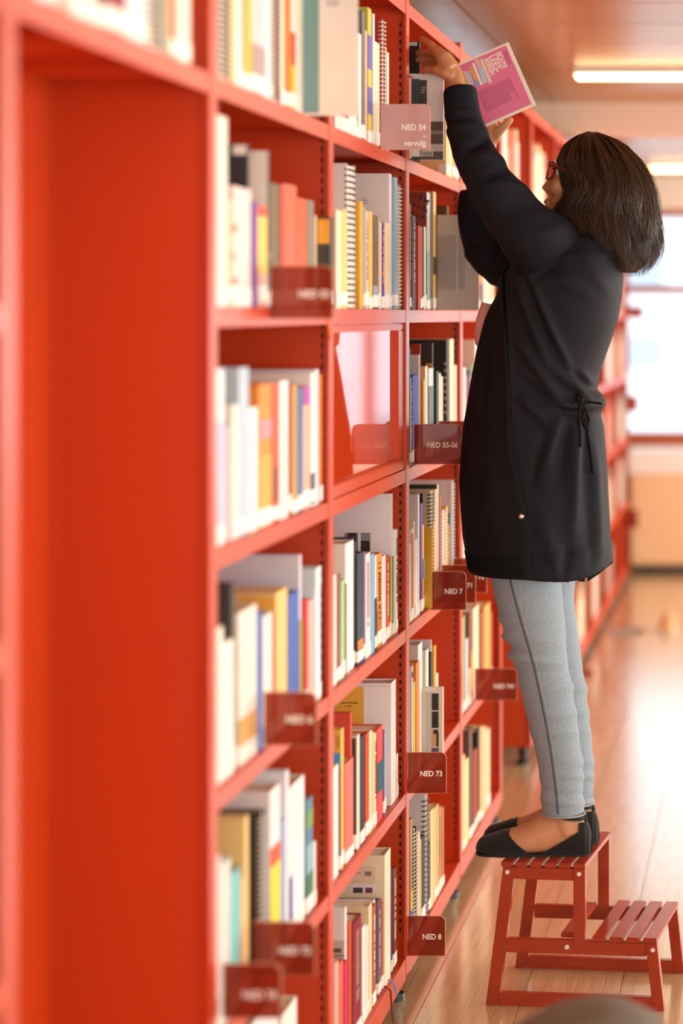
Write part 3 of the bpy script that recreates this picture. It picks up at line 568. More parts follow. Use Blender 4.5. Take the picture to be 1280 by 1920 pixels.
def sign(xl, xr, ytop, ybot, lines, label, m=M_SIGN, grp='acrylic shelf signs'):
    X0 = XF + 0.0008; Y = -X0 * F / (VX - xl); a = W(xr, ybot, Y); b = W(xr, ytop, Y); X1 = a.x; z0, z1 = a.z, b.z; r = 0.013; t = 0.003
    o = empty('shelf_sign', ((X0 + X1) / 2, Y, z0)); tag(o, label, 'sign', grp)
    pts = [(X0, Y, z0), (X1, Y, z0)] + [(X1 - r + r * math.cos(k * math.pi / 12), Y, z1 - r + r * math.sin(k * math.pi / 12)) for k in range(7)] + [(X0, Y, z1)]
    MB().prism(pts, (0, t, 0)).build('plate', m, o)
    e = MB(); P = [Vector(p) for p in pts]
    path = [P[0]] + P[1:]
    e.tube([(p.x, Y + t / 2, p.z) for p in path], 0.0012, 5); e.build('polished_edge', M_SEDGE, o)
    hz = z1 - z0
    for (txt, fx, fz, size) in lines:
        me = text_mesh(txt, size, (X1 - fx, Y - 0.0012, z0 + hz * fz), (1, 0, 0), (0, 0, 1), 0.0003, align='RIGHT', sx=0.9, bold=0.0004)
        link('lettering', me, M_STXT, o)
    MB().box(X0, X0 + 0.003, Y + t, Y + t + 0.016, z0 + 0.002, z0 + 0.028).build('clip', m, o)
N = 0.0175
sign(713, 806, 196, 280, (('NED 54', 0.009, 0.43, N), ('-', 0.009, 0.25, N), ('vervolg', 0.009, 0.08, N)), 'pale pink shelf sign NED 54 - vervolg by the top shelf', M_SIGN_SHEEN)
sign(508, 624, 499, 597, (('NED 53', 0.006, 0.40, N),), 'blurred brown-red sign on the second shelf, second bay')
sign(495, 593, 1298, 1397, (('NED 6', 0.006, 0.42, N),), 'blurred brown-red sign on the fourth shelf, second bay')
sign(475, 590, 1729, 1829, (('NED 72', 0.006, 0.40, N),), 'blurred brown-red sign on the fifth shelf, second bay')
sign(418, 526, 1808, 1909, (('NED 78', 0.006, 0.36, N),), 'lowest blurred brown-red sign at the bottom of the second bay')
sign(776, 865, 796, 870, (('NED 55-56', 0.008, 0.42, N),), 'brown-red acrylic shelf sign reading NED 55-56')
sign(823, 900, 790, 866, (('NED 6', 0.015, 0.42, N),), 'brown-red sign half hidden by the coat behind NED 55-56')
sign(807, 873, 1072, 1143, (('NED 7', 0.008, 0.42, N),), 'brown-red acrylic shelf sign reading just NED 7, below the coat pocket')
sign(829, 891, 1060, 1130, (('NED 71', 0.006, 0.40, N),), 'brown-red shelf sign NED 71, middle of three by the coat hem')
sign(850, 912, 1047, 1111, (('NED 72', 0.006, 0.40, N),), 'brown-red shelf sign farthest back of three at the coat hem')
sign(890, 969, 1254, 1313, (('NED 741', 0.006, 0.38, N),), 'brown-red shelf sign before the red end panel beside the knee')
sign(764.5, 836, 1411, 1487, (('NED 73', 0.008, 0.42, N),), 'brown-red acrylic shelf sign reading NED 73 by the upright')
sign(764.5, 834, 1718, 1792, (('NED 8', 0.008, 0.42, N),), 'brown-red acrylic shelf sign reading NED 8, low by the floor')
for (xl, xr, yt, yb, lb) in ((1085, 1112, 1256, 1290, 'blurred dark sign low on the far bookcase behind the jeans'), (1177, 1206, 574, 597, 'blurred dark sign at eye height on the farthest bookcase'), (1170, 1196, 955, 990, 'blurred dark sign low on the farthest bookcase'),
                            (1170, 1196, 742, 772, 'blurred dark sign at mid height on the farthest bookcase')):
    sign(xl, xr, yt, yb, (), lb)
# ------------------------------------------------------------------ step stool
ST_A = math.radians(-6.6)
SO = Vector((-0.645, 5.097, 0)); SU = Vector((math.cos(ST_A), math.sin(ST_A), 0)); SV = Vector((-math.sin(ST_A), math.cos(ST_A), 0))
def SP(u, v, z): return SO + SU * u + SV * v + Vector((0, 0, z))
stool = empty('step_stool', SP(0.2, 0.16, 0)); tag(stool, 'red wooden two-step stool the woman stands on', 'step stool')
def bar(name, u0, u1, z0, z1, v0, v1, du=0.0, parent=None, m=None, bev=0.0018):
    "upright or rail; du shifts the top end sideways (a slanted leg)"
    a = [SP(u0, v0, z0), SP(u1, v0, z0), SP(u1, v1, z0), SP(u0, v1, z0)]
    b = [SP(u0 + du, v0, z1), SP(u1 + du, v0, z1), SP(u1 + du, v1, z1), SP(u0 + du, v1, z1)]
    return MB().hexa(a, b).build(name, m or M_STOOL, parent or stool, bevel=bev)
TOPZ, STEPZ, DV, TH = 0.330, 0.166, 0.315, 0.022
for v0 in (0.0, DV - TH):
    bar('leg', 0.0, 0.028, 0.0, TOPZ - 0.012, v0, v0 + TH, du=0.040)
    bar('leg', 0.386, 0.412, 0.0, STEPZ - 0.012, v0, v0 + TH, du=-0.017)
    bar('post', 0.203, 0.230, STEPZ - 0.034, TOPZ - 0.012, v0, v0 + TH)
    bar('top_rail', 0.0645, 0.2028, TOPZ - 0.040, TOPZ - 0.012, v0 + 0.001, v0 + TH - 0.001)
    bar('step_rail', 0.047, 0.3705, STEPZ - 0.044, STEPZ - 0.012, v0 + 0.002, v0 + TH - 0.002)
    bar('bottom_rail', 0.030, 0.386, 0.0, 0.030, v0 + 0.001, v0 + TH - 0.001)
u = 0.036
for k in range(6):
    bar('slat', u, u + 0.0275, TOPZ - 0.012, TOPZ, -0.003, DV + 0.003); u += 0.0335
u = 0.170
for k in range(6):
    if k != 1: bar('slat', u, u + 0.031, STEPZ - 0.012, STEPZ, TH + 0.001 if k < 1 else -0.003, DV - TH - 0.001 if k < 1 else DV + 0.003)
    u += 0.0388
M_SCREW = mat('white_screw_cap', 'efe8e2', 0.4)
for (uu, z) in ((0.0505, 0.306), (0.2165, 0.306), (0.188, 0.139), (0.386, 0.139)):
    MB().tube([SP(uu, 0.0025, z), SP(uu, -0.003, z)], [0.0055, 0.0045], 14).build('screw_cap', M_SCREW, stool)

# ------------------------------------------------------------------ pink book held up by the woman
YB_ = 5.30
pb = empty('pink_book', W(930, 157, YB_)); tag(pb, 'pink book ECHTE LEES-BOEKEN held up in the woman\'s hand', 'book')
TR, A_, B_ = (952.0, 79.0), (0.4003, 0.9164), (-0.9164, 0.4003)
def PB(a, b, y=0.0): return W(TR[0] + A_[0] * a + B_[0] * b, TR[1] + A_[1] * a + B_[1] * b, YB_) + Vector((0, y, 0))
def slab(name, a0, a1, b0, b1, y0, y1, m, parent):
    q = [PB(a0, b0, y0), PB(a1, b0, y0), PB(a1, b1, y0), PB(a0, b1, y0)]
    return MB().prism(q, (0, y1 - y0, 0)).build(name, m, parent)
M_PINK = mat('pink_cover', 'e8739a', 0.35); M_CREAM = mat('cream_board', 'f6ead8', 0.5)
cov = MB()
for (y0, y1) in ((0.0, 0.0016), (0.0120, 0.0136)):
    cov.prism([PB(0, 0, y0), PB(128, 0, y0), PB(128, 101, y0), PB(0, 101, y0)], (0, y1 - y0, 0))
cov.prism([PB(0, 0, 0.0016), PB(128, 0, 0.0016), PB(128, 2, 0.0016), PB(0, 2, 0.0016)], (0, 0.0104, 0))
cvr = cov.build('cover', M_CREAM, pb)
slab('pages', 2, 126, 2.2, 100, 0.0017, 0.0119, M_PAPER, pb)
slab('pink_panel', 4, 124, 6, 101, -0.0005, -0.0001, M_PINK, cvr)
aw = (Vector((A_[0], 0, -A_[1]))); bw = Vector((-B_[0], 0, B_[1] * 1))
ltrup = Vector((0.9164, 0, 0.4003))
for (txt, a, b, size, sxx) in (('ECHTE', 10, 29, 13.5, 0.78), ('LEES-', 10, 43.5, 19, 0.80), ('BOEKEN', 12, 54, 12, 0.72)):
    me = text_mesh(txt, size / F * YB_, PB(a, b, -0.0008), aw, ltrup, 0.0002, sx=sxx, bold=0.0006); link('cover_text', me, M_CREAM, cvr)
M_PRINT = mat('plum_print', '8c3c5c', 0.6)
ln = MB()
rl = random.Random(5)
for k in range(17):
    b = 24 + k * 4.0; a0 = 62; a1 = 62 + (44 if k not in (1, 2) else 28) - rl.uniform(0, 4)
    q = [PB(a0, b, -0.0008), PB(a1, b, -0.0008), PB(a1, b + 1.1, -0.0008), PB(a0, b + 1.1, -0.0008)]; ln.prism(q, (0, 0.0003, 0))
for k in range(3):
    b = 10 + k * 2.6; q = [PB(14, b, -0.0008), PB(40, b, -0.0008), PB(40, b + 0.8, -0.0008), PB(14, b + 0.8, -0.0008)]; ln.prism(q, (0, 0.0003, 0))
ln.build('print_lines', M_PRINT, cvr)['kind'] = 'stuff'
Z5 = lambda x, y: (770 + x / 5.12, 50 + y / 5.12)
for (x0, y0, x1, y1, w_, hc) in ((675, 310, 765, 540, 30, 'e8d4b8'), (625, 312, 670, 400, 38, 'e4b8b8'), (670, 400, 715, 540, 44, 'b8cce0'), (598, 350, 680, 560, 24, 'efe8e4'), (572, 385, 630, 520, 30, 'e8a848'),
                                 (625, 520, 650, 575, 30, '88a8d8'), (545, 430, 592, 555, 30, 'a8c8dc'), (512, 425, 578, 592, 24, 'e8c0b0'), (475, 415, 548, 622, 32, 'd0c478')):
    p0 = Z5(x0, y0); p1 = Z5(x1, y1); d = Vector((p1[0] - p0[0], p1[1] - p0[1])); d.normalize(); n = Vector((-d.y, d.x)) * (w_ / 5.12 / 2)
    q = [W(p0[0] + n.x, p0[1] + n.y, YB_), W(p1[0] + n.x, p1[1] + n.y, YB_), W(p1[0] - n.x, p1[1] - n.y, YB_), W(p0[0] - n.x, p0[1] - n.y, YB_)]
    MB().prism([p + Vector((0, -0.0010, 0)) for p in q], (0, 0.0006, 0)).build('drawn_book', bmat(hc), cvr)

# ------------------------------------------------------------------ grey pouf at the bottom edge, near the viewer
M_GREY = mat('grey_felt', '6e645a', 0.9, noise=0.10, nscale=30, bump=0.3, bscale=200)
pc = Vector((-0.272, 3.30, 0)); pf = empty('pouf', pc); tag(pf, 'grey felt pouf, only its blurred top showing at the bottom edge', 'pouf')
rings = []
for (z, r) in ((0.03, 0.13), (0.08, 0.140), (0.25, 0.148), (0.46, 0.146), (0.520, 0.126), (0.545, 0.082), (0.550, 0.032)):
    rings.append([pc + Vector((r * math.cos(2 * math.pi * k / 40) * 0.92, r * math.sin(2 * math.pi * k / 40), z + (0.008 * math.cos(2 * math.pi * k / 40) if z > 0.3 else 0))) for k in range(40)])
MB().loft(rings).build('cushion', M_GREY, pf, smooth=True)
MB().tube([pc + Vector((0.148 * 0.92 * math.cos(2 * math.pi * k / 40), 0.148 * math.sin(2 * math.pi * k / 40), 0.25)) for k in range(41)], 0.004, 6).build('piping', M_GREY, pf, smooth=True)
MB().tube([pc, pc + Vector((0, 0, 0.03))], [0.12, 0.12], 32).build('base', M_BLACK, pf)

# ------------------------------------------------------------------ far floor: flush steel plate and a tan shoe
MB().box(-0.78, -0.62, 10.95, 11.20, -0.0005, 0.004).box(-0.70, -0.69, 11.0, 11.15, 0.004, 0.006).build('floor_plate', mat('dull_steel', '9c8c7c', 0.6), None)
tag(bpy.data.objects['floor_plate'], 'small grey metal plate on the far floor by the bookcase', 'floor plate')
ts = empty('shoe', (-0.50, 11.10, 0)); tag(ts, 'blurred tan shoe on the far floor', 'shoe')
rr = []
for (x, hw, h) in ((0, 0.012, 0.012), (0.02, 0.034, 0.03), (0.06, 0.042, 0.045), (0.12, 0.040, 0.06), (0.18, 0.034, 0.075), (0.22, 0.034, 0.08), (0.245, 0.020, 0.06)):
    rr.append([Vector((-0.50 + hw * math.cos(2 * math.pi * k / 14), 10.98 + x, 0.010 + h * 0.5 + h * 0.5 * math.sin(2 * math.pi * k / 14))) for k in range(14)])
MB().loft(rr).build('upper', mat('tan_leather', 'd8a870', 0.5), ts, smooth=True)
MB().box(-0.54, -0.46, 10.985, 11.22, 0, 0.011).build('sole', mat('pale_sole', 'efe2d4', 0.6), ts, bevel=0.004)
# ------------------------------------------------------------------ the woman on the stool
YP = 5.21
wm = empty('person', (-0.45, YP, TOPZ)); tag(wm, 'person in dark cardigan and jeans on a stool, reaching up to the shelf', 'person')
M_SKIN = mat('skin', 'c4875e', 0.5, noise=0.10, nscale=25, bump=0.15, bscale=120)
M_COAT = mat('navy_black_cloth', '15161f', 0.75, spec=0.22, noise=0.25, nscale=7, bump=0.25, bscale=420)
M_KNIT = mat('black_knit', '141518', 0.9, spec=0.2, noise=0.2, nscale=12, bump=0.4, bscale=600)
def interp(tab, y, c):
    return float(np.interp(y, [t[0] for t in tab], [t[c] for t in tab]))
# ---- coat: loft of cross-sections (pixel row, left edge, right edge, half depth)
CT = [(418, 1072, 1120, 0.03), (430, 1048, 1135, 0.075), (450, 1012, 1150, 0.135), (480, 975, 1163, 0.172), (520, 944, 1168, 0.190), (560, 934, 1164, 0.186), (600, 920, 1158, 0.178), (650, 903, 1141, 0.170),
      (700, 893, 1123, 0.166), (735, 887, 1118, 0.166), (760, 883, 1129, 0.172), (778, 880, 1125, 0.174), (800, 876, 1131, 0.180), (850, 873, 1135, 0.188), (900, 870, 1138, 0.194), (950, 873, 1140, 0.198), (1000, 877, 1143, 0.202), (1060, 887, 1149, 0.206), (1100, 890, 1150, 0.206)]
S_ = YP / F
FOLDS = [((943, 518), (919, 795), -0.006, 5), ((930, 560), (905, 790), 0.004, 9), ((962, 505), (975, 800), 0.003, 7),
         ((975, 500), (1040, 690), 0.007, 8), ((990, 505), (1075, 700), -0.005, 7), ((1000, 505), (1095, 735), 0.007, 8), ((1025, 560), (1060, 660), 0.005, 7),
         ((985, 640), (1070, 760), 0.006, 8), ((980, 700), (1080, 775), -0.006, 7), ((985, 735), (1050, 800), 0.006, 8), ((1050, 690), (1120, 755), 0.009, 8), ((1075, 690), (1128, 740), -0.006, 6),
         ((1095, 690), (1135, 770), 0.006, 7), ((1060, 765), (1118, 772), -0.007, 6), ((1040, 752), (1112, 757), 0.005, 6), ((1075, 780), (1060, 900), -0.007, 10), ((1090, 785), (1085, 1000), 0.008, 10), ((1105, 790), (1118, 1050), -0.006, 7),
         ((1120, 830), (1130, 1040), 0.006, 8), ((1060, 780), (1030, 870), 0.008, 12), ((1040, 800), (1010, 900), -0.005, 10), ((1030, 950), (1060, 1060), 0.006, 14), ((1080, 1000), (1070, 1060), -0.006, 9), ((1020, 1035), (1140, 1020), 0.004, 5),
         ((1020, 1010), (1130, 1000), -0.003, 6), ((1050, 520), (1130, 560), 0.004, 14), ((1010, 530), (1060, 500), -0.004, 6), ((1100, 480), (1150, 560), 0.004, 12), ((890, 850), (900, 1040), 0.004, 14), ((930, 820), (950, 1000), 0.005, 20)]
def fold(x, y):
    d = 0.0
    for (p, q, a, w) in FOLDS:
        dx, dy = q[0] - p[0], q[1] - p[1]; L = dx * dx + dy * dy
        t = max(0.0, min(1.0, ((x - p[0]) * dx + (y - p[1]) * dy) / L))
        r2 = (x - p[0] - t * dx) ** 2 + (y - p[1] - t * dy) ** 2
        if r2 < 9 * w * w: d += 1.5 * a * math.exp(-r2 / (w * w)) * min(1.0, 4 * t * (1 - t) + 0.25)
    return d
def coat_pt(y, th, off=0.0, folds=True):
    L, R, hd = interp(CT, y, 1), interp(CT, y, 2), interp(CT, y, 3)
    cx, rx = (L + R) / 2, (R - L) / 2
    c, s = math.cos(th), math.sin(th); e = 2 / 2.35
    px = cx + rx * math.copysign(abs(c) ** e, c); py = math.copysign(abs(s) ** e, s)
    p = W(px, y, YP); p.y = YP + hd * py
    nx, ny = c / max(rx * S_, 1e-3), s / max(hd, 1e-3); nl = math.hypot(nx, ny)
    k = off + (fold(px, y) if folds else 0.0)
    p.x += nx / nl * k; p.y += ny / nl * k
    return p
def coat_near(x, y, off=0.001):
    L, R, hd = interp(CT, y, 1), interp(CT, y, 2), interp(CT, y, 3)
    c = max(-0.999, min(0.999, (x - (L + R) / 2) / ((R - L) / 2)))
    p = W(x, y, YP); p.y = YP - hd * (1 - abs(c) ** 2.35) ** (1 / 2.35) - off - fold(x, y)
    return p
def hem(th):   # lower edge of the back part
    c = math.cos(th); return 1066 + 9 * math.exp(-((c - 0.35) / 0.4) ** 2) - 14 * max(0, c) ** 6
ct = MB(); NT, NV = 150, 200; rings = []
for i in range(NV + 1):
    v = i / NV; ring = []
    for k in range(NT):
        th = 2 * math.pi * k / NT
        ring.append(coat_pt(418 + (hem(th) - 418) * v, th))
    rings.append(ring)
ct.loft(rings)
def sleeve(path, wr):
    pts, rad = [], []
    P = [W(x, y, Y) for (x, y, Y, r) in path]; Rr = [r * Y / F for (x, y, Y, r) in path]
    n = 60
    for i in range(n + 1):
        t = i / n * (len(P) - 1); j = min(int(t), len(P) - 2); f = t - j
        p0, p1, p2, p3 = P[max(j - 1, 0)], P[j], P[j + 1], P[min(j + 2, len(P) - 1)]
        pt = 0.5 * ((2 * p1) + (p2 - p0) * f + (2 * p0 - 5 * p1 + 4 * p2 - p3) * f * f + (3 * p1 - p0 - 3 * p2 + p3) * f ** 3)
        r = Rr[j] * (1 - f) + Rr[j + 1] * f
        pts.append(pt); rad.append(r)
    b0 = MB(); b0.tube(pts, rad, 40, up=(0, 1, 0))
    for q in range(len(b0.v)):      # wrinkles running round the sleeve
        i, k = divmod(q, 40); a = 2 * math.pi * k / 40; t = i / n
        w = sum(am * math.exp(-((t - tc - sl * math.sin(a + ph)) / wd) ** 2) for (tc, sl, ph, wd, am) in wr)
        c = pts[i]; vv = Vector(b0.v[q]) - c
        b0.v[q] = tuple(c + vv * (1 + 2.6 * w * ((1 - math.cos(a)) / 2) ** 2))
    return b0
NA = [(862, 168, 5.14, 31), (865, 198, 5.13, 33), (872, 235, 5.12, 34), (888, 285, 5.10, 40), (918, 342, 5.08, 45), (962, 402, 5.07, 53), (1002, 446, 5.09, 64), (1035, 482, 5.13, 72), (1060, 515, 5.19, 66)]
near_sl = sleeve(NA, [(0.30, 0.03, 0.5, 0.018, 0.12), (0.36, -0.04, 1.0, 0.02, -0.10), (0.42, 0.04, 0.2, 0.02, 0.10), (0.48, -0.03, 2.0, 0.02, -0.07), (0.55, 0.05, 0.6, 0.025, 0.08), (0.66, 0.05, 1.2, 0.03, -0.06), (0.20, 0.02, 0.0, 0.015, 0.05), (0.74, 0.06, 0.5, 0.03, 0.05)])
ct.add(near_sl.v, near_sl.f)
FA = [(888, 356, 5.34, 25), (889, 395, 5.345, 32), (899, 440, 5.35, 36), (922, 480, 5.35, 42), (968, 500, 5.34, 50), (1015, 500, 5.33, 60), (1055, 505, 5.28, 64)]
far_sl = sleeve(FA, [(0.45, 0.03, 0.5, 0.02, 0.10), (0.52, -0.03, 1.0, 0.02, -0.08), (0.6, 0.04, 0.2, 0.025, 0.08)])
ct.add(far_sl.v, far_sl.f)
coat = link('cardigan', remesh(ct, 0.0042, 3, 0.5), M_COAT, wm)
from mathutils.bvhtree import BVHTree
def caster(me):
    return BVHTree.FromPolygons([tuple(v.co) for v in me.vertices], [tuple(p_.vertices) for p_ in me.polygons])
def onto(trees, p, off):
    "move a point along the aisle onto the near surface"
    best = None
    for t in trees:
        h = t.ray_cast(Vector((p.x, 4.0, p.z)), Vector((0, 1, 0)))
        if h[0] is not None and (best is None or h[0].y < best): best = h[0].y
    q_ = Vector(p)
    if best is not None: q_.y = best - off
    return q_
COATB = [caster(coat.data)]
# front panel of knit, lying over the coat from the front edge round to the side
BD = [(500, 956), (560, 962), (617, 967), (720, 971), (824, 977), (910, 995), (978, 1011), (1064, 1014)]
fp = MB(); n1, n2 = 130, 44; grid = []
for i in range(n1 + 1):
    y = 497 + (1063 - 497) * i / n1
    L, R = interp(CT, y, 1), interp(CT, y, 2); bx = interp(BD, y, 1)
    c = max(-0.97, (bx - (L + R) / 2) / ((R - L) / 2)); th1 = 2 * math.pi - math.acos(math.copysign(abs(c) ** (2.35 / 2), c)); th0 = math.pi * 0.62
    yy = y
    grid.append([coat_pt(yy + (4 * (k / n2) if i == n1 else 0), th0 + (th1 - th0) * k / n2, 0.0075 + (0.002 if k > n2 - 2 else 0)) for k in range(n2 + 1)])
for r in grid: fp.v += [tuple(p) for p in r]
m1 = n2 + 1
for i in range(n1):
    for k in range(n2): fp.f.append((i * m1 + k, i * m1 + k + 1, (i + 1) * m1 + k + 1, (i + 1) * m1 + k))
fpo = fp.build('front_panel', M_KNIT, coat, smooth=True); sm = fpo.modifiers.new('s', 'SOLIDIFY'); sm.thickness = 0.004; sm.offset = -1
COATB.append(caster(fpo.data))
def coat_near(x, y, off=0.001):
    Y_ = YP - 0.17
    for _ in range(4): Y_ = onto(COATB, W(x, y, Y_), 0.0).y
    return W(x, y, Y_) + Vector((0, -off, 0))
# ribbed hem, pocket, press stud, drawstring, hanging tails
rb = MB()
for k in range(96):
    th = math.pi * 0.66 + (math.pi * 0.98) * k / 95
    a, b = coat_pt(1028, th, 0.0085), coat_pt(1061, th, 0.0085)
    if W(0, 0, 1) and (a.x / YP * F + VX) < 1010: rb.tube([a, (a + b) / 2, b], 0.0009, 5)
rb.build('ribbed_hem', M_KNIT, coat, smooth=True)
pk = MB(); pk.tube([coat_near(x, y, 0.001) for (x, y) in ((881, 800), (890, 797), (900, 795), (912, 793), (919, 791))], 0.0030, 8); pk.tube([coat_near(x, y, 0.0005) for (x, y) in ((884, 810), (893, 807), (903, 805), (913, 803), (919, 801))], 0.0010, 6)
pk.tube([coat_near(x, y, 0.0005) for (x, y) in ((919, 791), (918, 840), (922, 900), (930, 960))], 0.0014, 6)
pk.build('pocket', M_KNIT, coat, smooth=True)
p = coat_near(977, 968, 0.002)
MB().ball(p, 0.0062, 16, 8, (1, 0.45, 1)).build('press_stud', mat('silver_stud', 'd8ccc0', 0.2, metal=0.9), coat, smooth=True)
ds = MB(); q = lambda pts, o=0.001: [coat_near(x, y, o) for (x, y) in pts]
ds.tube(q(((1060, 766), (1075, 757), (1087, 752))), 0.0026, 8); ds.tube(q(((1089, 752), (1108, 754), (1127, 757))), 0.0026, 8)
ds.ball(coat_near(1088, 753, 0.004), 0.0085, 12, 8)
ds.tube(q(((1087, 752), (1082, 742), (1086, 737), (1093, 744), (1089, 753)), 0.004), 0.0032, 8)
ds.tube(q(((1089, 753), (1097, 765), (1104, 785), (1101, 805), (1094, 795), (1090, 770), (1088, 755)), 0.005), 0.0034, 8)
ds.tube(q(((1087, 755), (1086, 790), (1088, 820), (1088, 838)), 0.004), 0.0032, 8)
ds.tube(q(((1090, 756), (1098, 790), (1106, 840), (1112, 888)), 0.003), 0.0028, 8)
ds.build('drawstring', M_KNIT, coat, smooth=True)
tl = MB()
for pts in (((1083, 1062), (1096, 1062), (1096, 1091), (1083, 1090)), ((1098, 1062), (1148, 1046), (1148, 1056), (1120, 1078), (1101, 1091))):
    tl.prism([W(x, y, YP + 0.10) for (x, y) in pts], (0, 0.006, 0))
tl.build('back_vent', M_COAT, coat)
# pink blouse showing at the front edge
bl_ = MB(); bl_.tube([W(x, y, YP + 0.02) for (x, y) in ((918, 570), (910, 605), (904, 625), (904, 640), (915, 660))], [0.02, 0.024, 0.020, 0.018, 0.012], 16)
bl_.build('blouse', mat('pale_pink_cloth', 'e8b4a8', 0.8), wm, smooth=True)

# ---- jeans
M_DEN = mat('washed_denim', '7d8f9e', 0.85, col2='98a3aa', nscale=260, bump=0.4, bscale=500)
jn = MB()
def leg(path, wr):
    P = [(W(x, y, Y), r * Y / F) for (x, y, Y, r) in path]; n = 90; pts = []; rad = []
    ys = [p[1] for p in path]
    for i in range(n + 1):
        y = ys[0] + (ys[-1] - ys[0]) * i / n
        x = float(np.interp(y, ys, [p[0] for p in path])); Y = float(np.interp(y, ys, [p[2] for p in path])); r = float(np.interp(y, ys, [p[3] for p in path]))
        pts.append(W(x, y, Y)); rad.append(r * Y / F)
    for it in range(6):
        for i in range(1, n): pts[i] = (pts[i - 1] + 2 * pts[i] + pts[i + 1]) / 4; rad[i] = (rad[i - 1] + 2 * rad[i] + rad[i + 1]) / 4
    b0 = MB(); b0.tube(pts, rad, 44, up=(0, 1, 0), flat=1.0)
    for q in range(len(b0.v)):
        i, k = divmod(q, 44); a = 2 * math.pi * k / 44; y = ys[0] + (ys[-1] - ys[0]) * i / n
        w = sum(am * math.exp(-((y - yc - sl * math.sin(a + ph)) / wd) ** 2) * (0.5 + 0.5 * math.cos(a - ce)) for (yc, sl, ph, wd, am, ce) in wr)
        vv = Vector(b0.v[q]) - pts[i]; b0.v[q] = tuple(pts[i] + vv * (1 + 2.2 * w))
    return b0
rj = random.Random(11)
WRK = [(1160 + 0, 12, 0.4, 7, 0.05, 4.7), (1195, 16, 0.8, 7, 0.07, 4.7), (1218, 14, 0.2, 6, -0.06, 4.5), (1234, 18, 0.6, 7, 0.08, 4.7), (1258, 12, 1.0, 7, -0.05, 3.6), (1285, 14, 0.4, 8, 0.05, 1.4), (1330, 14, 0.2, 8, 0.04, 2.5), (1372, 12, 0.9, 7, 0.04, 3.0),
       (1420, 12, 0.3, 8, 0.05, 1.0), (1455, 10, 1.2, 6, 0.05, 2.0), (1482, 10, 0.1, 6, -0.05, 3.2), (1500, 8, 0.4, 5, 0.06, 3.1)]
LN = [(983, 930, 5.14, 72), (983, 1050, 5.13, 68), (988, 1100, 5.13, 64), (1003, 1180, 5.13, 57), (1013, 1240, 5.14, 50), (1032, 1330, 5.15, 46), (1050, 1430, 5.16, 41), (1056, 1526, 5.16, 39)]
LF = [(1015, 930, 5.28, 64), (1020, 1060, 5.28, 61), (1022, 1130, 5.28, 53), (1036, 1200, 5.28, 49), (1051, 1290, 5.28, 46), (1067, 1400, 5.27, 43), (1073, 1506, 5.27, 40)]
for pth in (LN, LF):
    g = leg(pth, WRK); jn.add(g.v, g.f)
jn.ball(W(1003, 930, 5.21), 0.13, 20, 12, (0.85, 1.15, 0.9))
jeans = link('jeans', remesh(jn, 0.0036, 3, 0.5), M_DEN, wm)
JB = [caster(jeans.data)]
M_HEMC = mat('pale_denim_hem', 'a2a8a8', 0.85); M_STITCH = mat('tan_stitching', 'b9a888', 0.8); M_SEAM = mat('dark_denim_seam', '4a5c72', 0.85)
def legside(x, y, off=0.0015):
    ys = [p[1] for p in LN]; cx = float(np.interp(y, ys, [p[0] for p in LN])); r = float(np.interp(y, ys, [p[3] for p in LN])); Y = float(np.interp(y, ys, [p[2] for p in LN]))
    c = max(-0.95, min(0.95, (x - cx) / r)); p_ = W(x, y, Y); p_.y = Y - r * Y / F * math.sqrt(1 - c * c)
    Y_ = p_.y
    for _ in range(3): Y_ = onto(JB, W(x, y, Y_), 0.0).y
    return W(x, y, Y_) + Vector((0, -off, 0))
SEAM = [(949, 1058), (957, 1090), (966, 1125), (978, 1170), (990, 1210), (1001, 1250), (1012, 1300), (1022, 1350), (1031, 1400), (1038, 1450), (1043, 1490), (1046, 1527)]
def seam_at(y): return float(np.interp(y, [s[1] for s in SEAM], [s[0] for s in SEAM]))
sm_ = MB(); st = MB(); y = 1058
ys_ = list(range(1058, 1527, 4))
sm_.tube([legside(seam_at(y), y, 0.0004) for y in ys_], 0.0024, 6)
for s in (-5, 5):
    for y in range(1060, 1524, 6):
        st.tube([legside(seam_at(y) + s, y, 0.0006), legside(seam_at(y + 3) + s, y + 3.6, 0.0006)], 0.0010, 4)
sm_.build('side_seam', M_SEAM, jeans, smooth=True); st.build('stitching', M_STITCH, jeans)
for (pth, yy) in ((LN, (1508, 1526)), (LF, (1490, 1506))):
    (x1, y1, Y1, r1) = pth[-1]
    hm = MB()
    for (y, dr, rr2) in ((yy[1] - 1, 1.2, 0.0020), (yy[0], 1.4, 0.0009)):
        c = W(x1 - (1 if y < yy[1] - 5 else 0), y, Y1); r = (r1 + dr) * Y1 / F
        hm.tube([c + Vector((r * math.cos(2 * math.pi * k / 40), r * math.sin(2 * math.pi * k / 40), 0)) for k in range(41)], rr2, 6)
    hm.build('hem', M_HEMC, jeans, smooth=True)

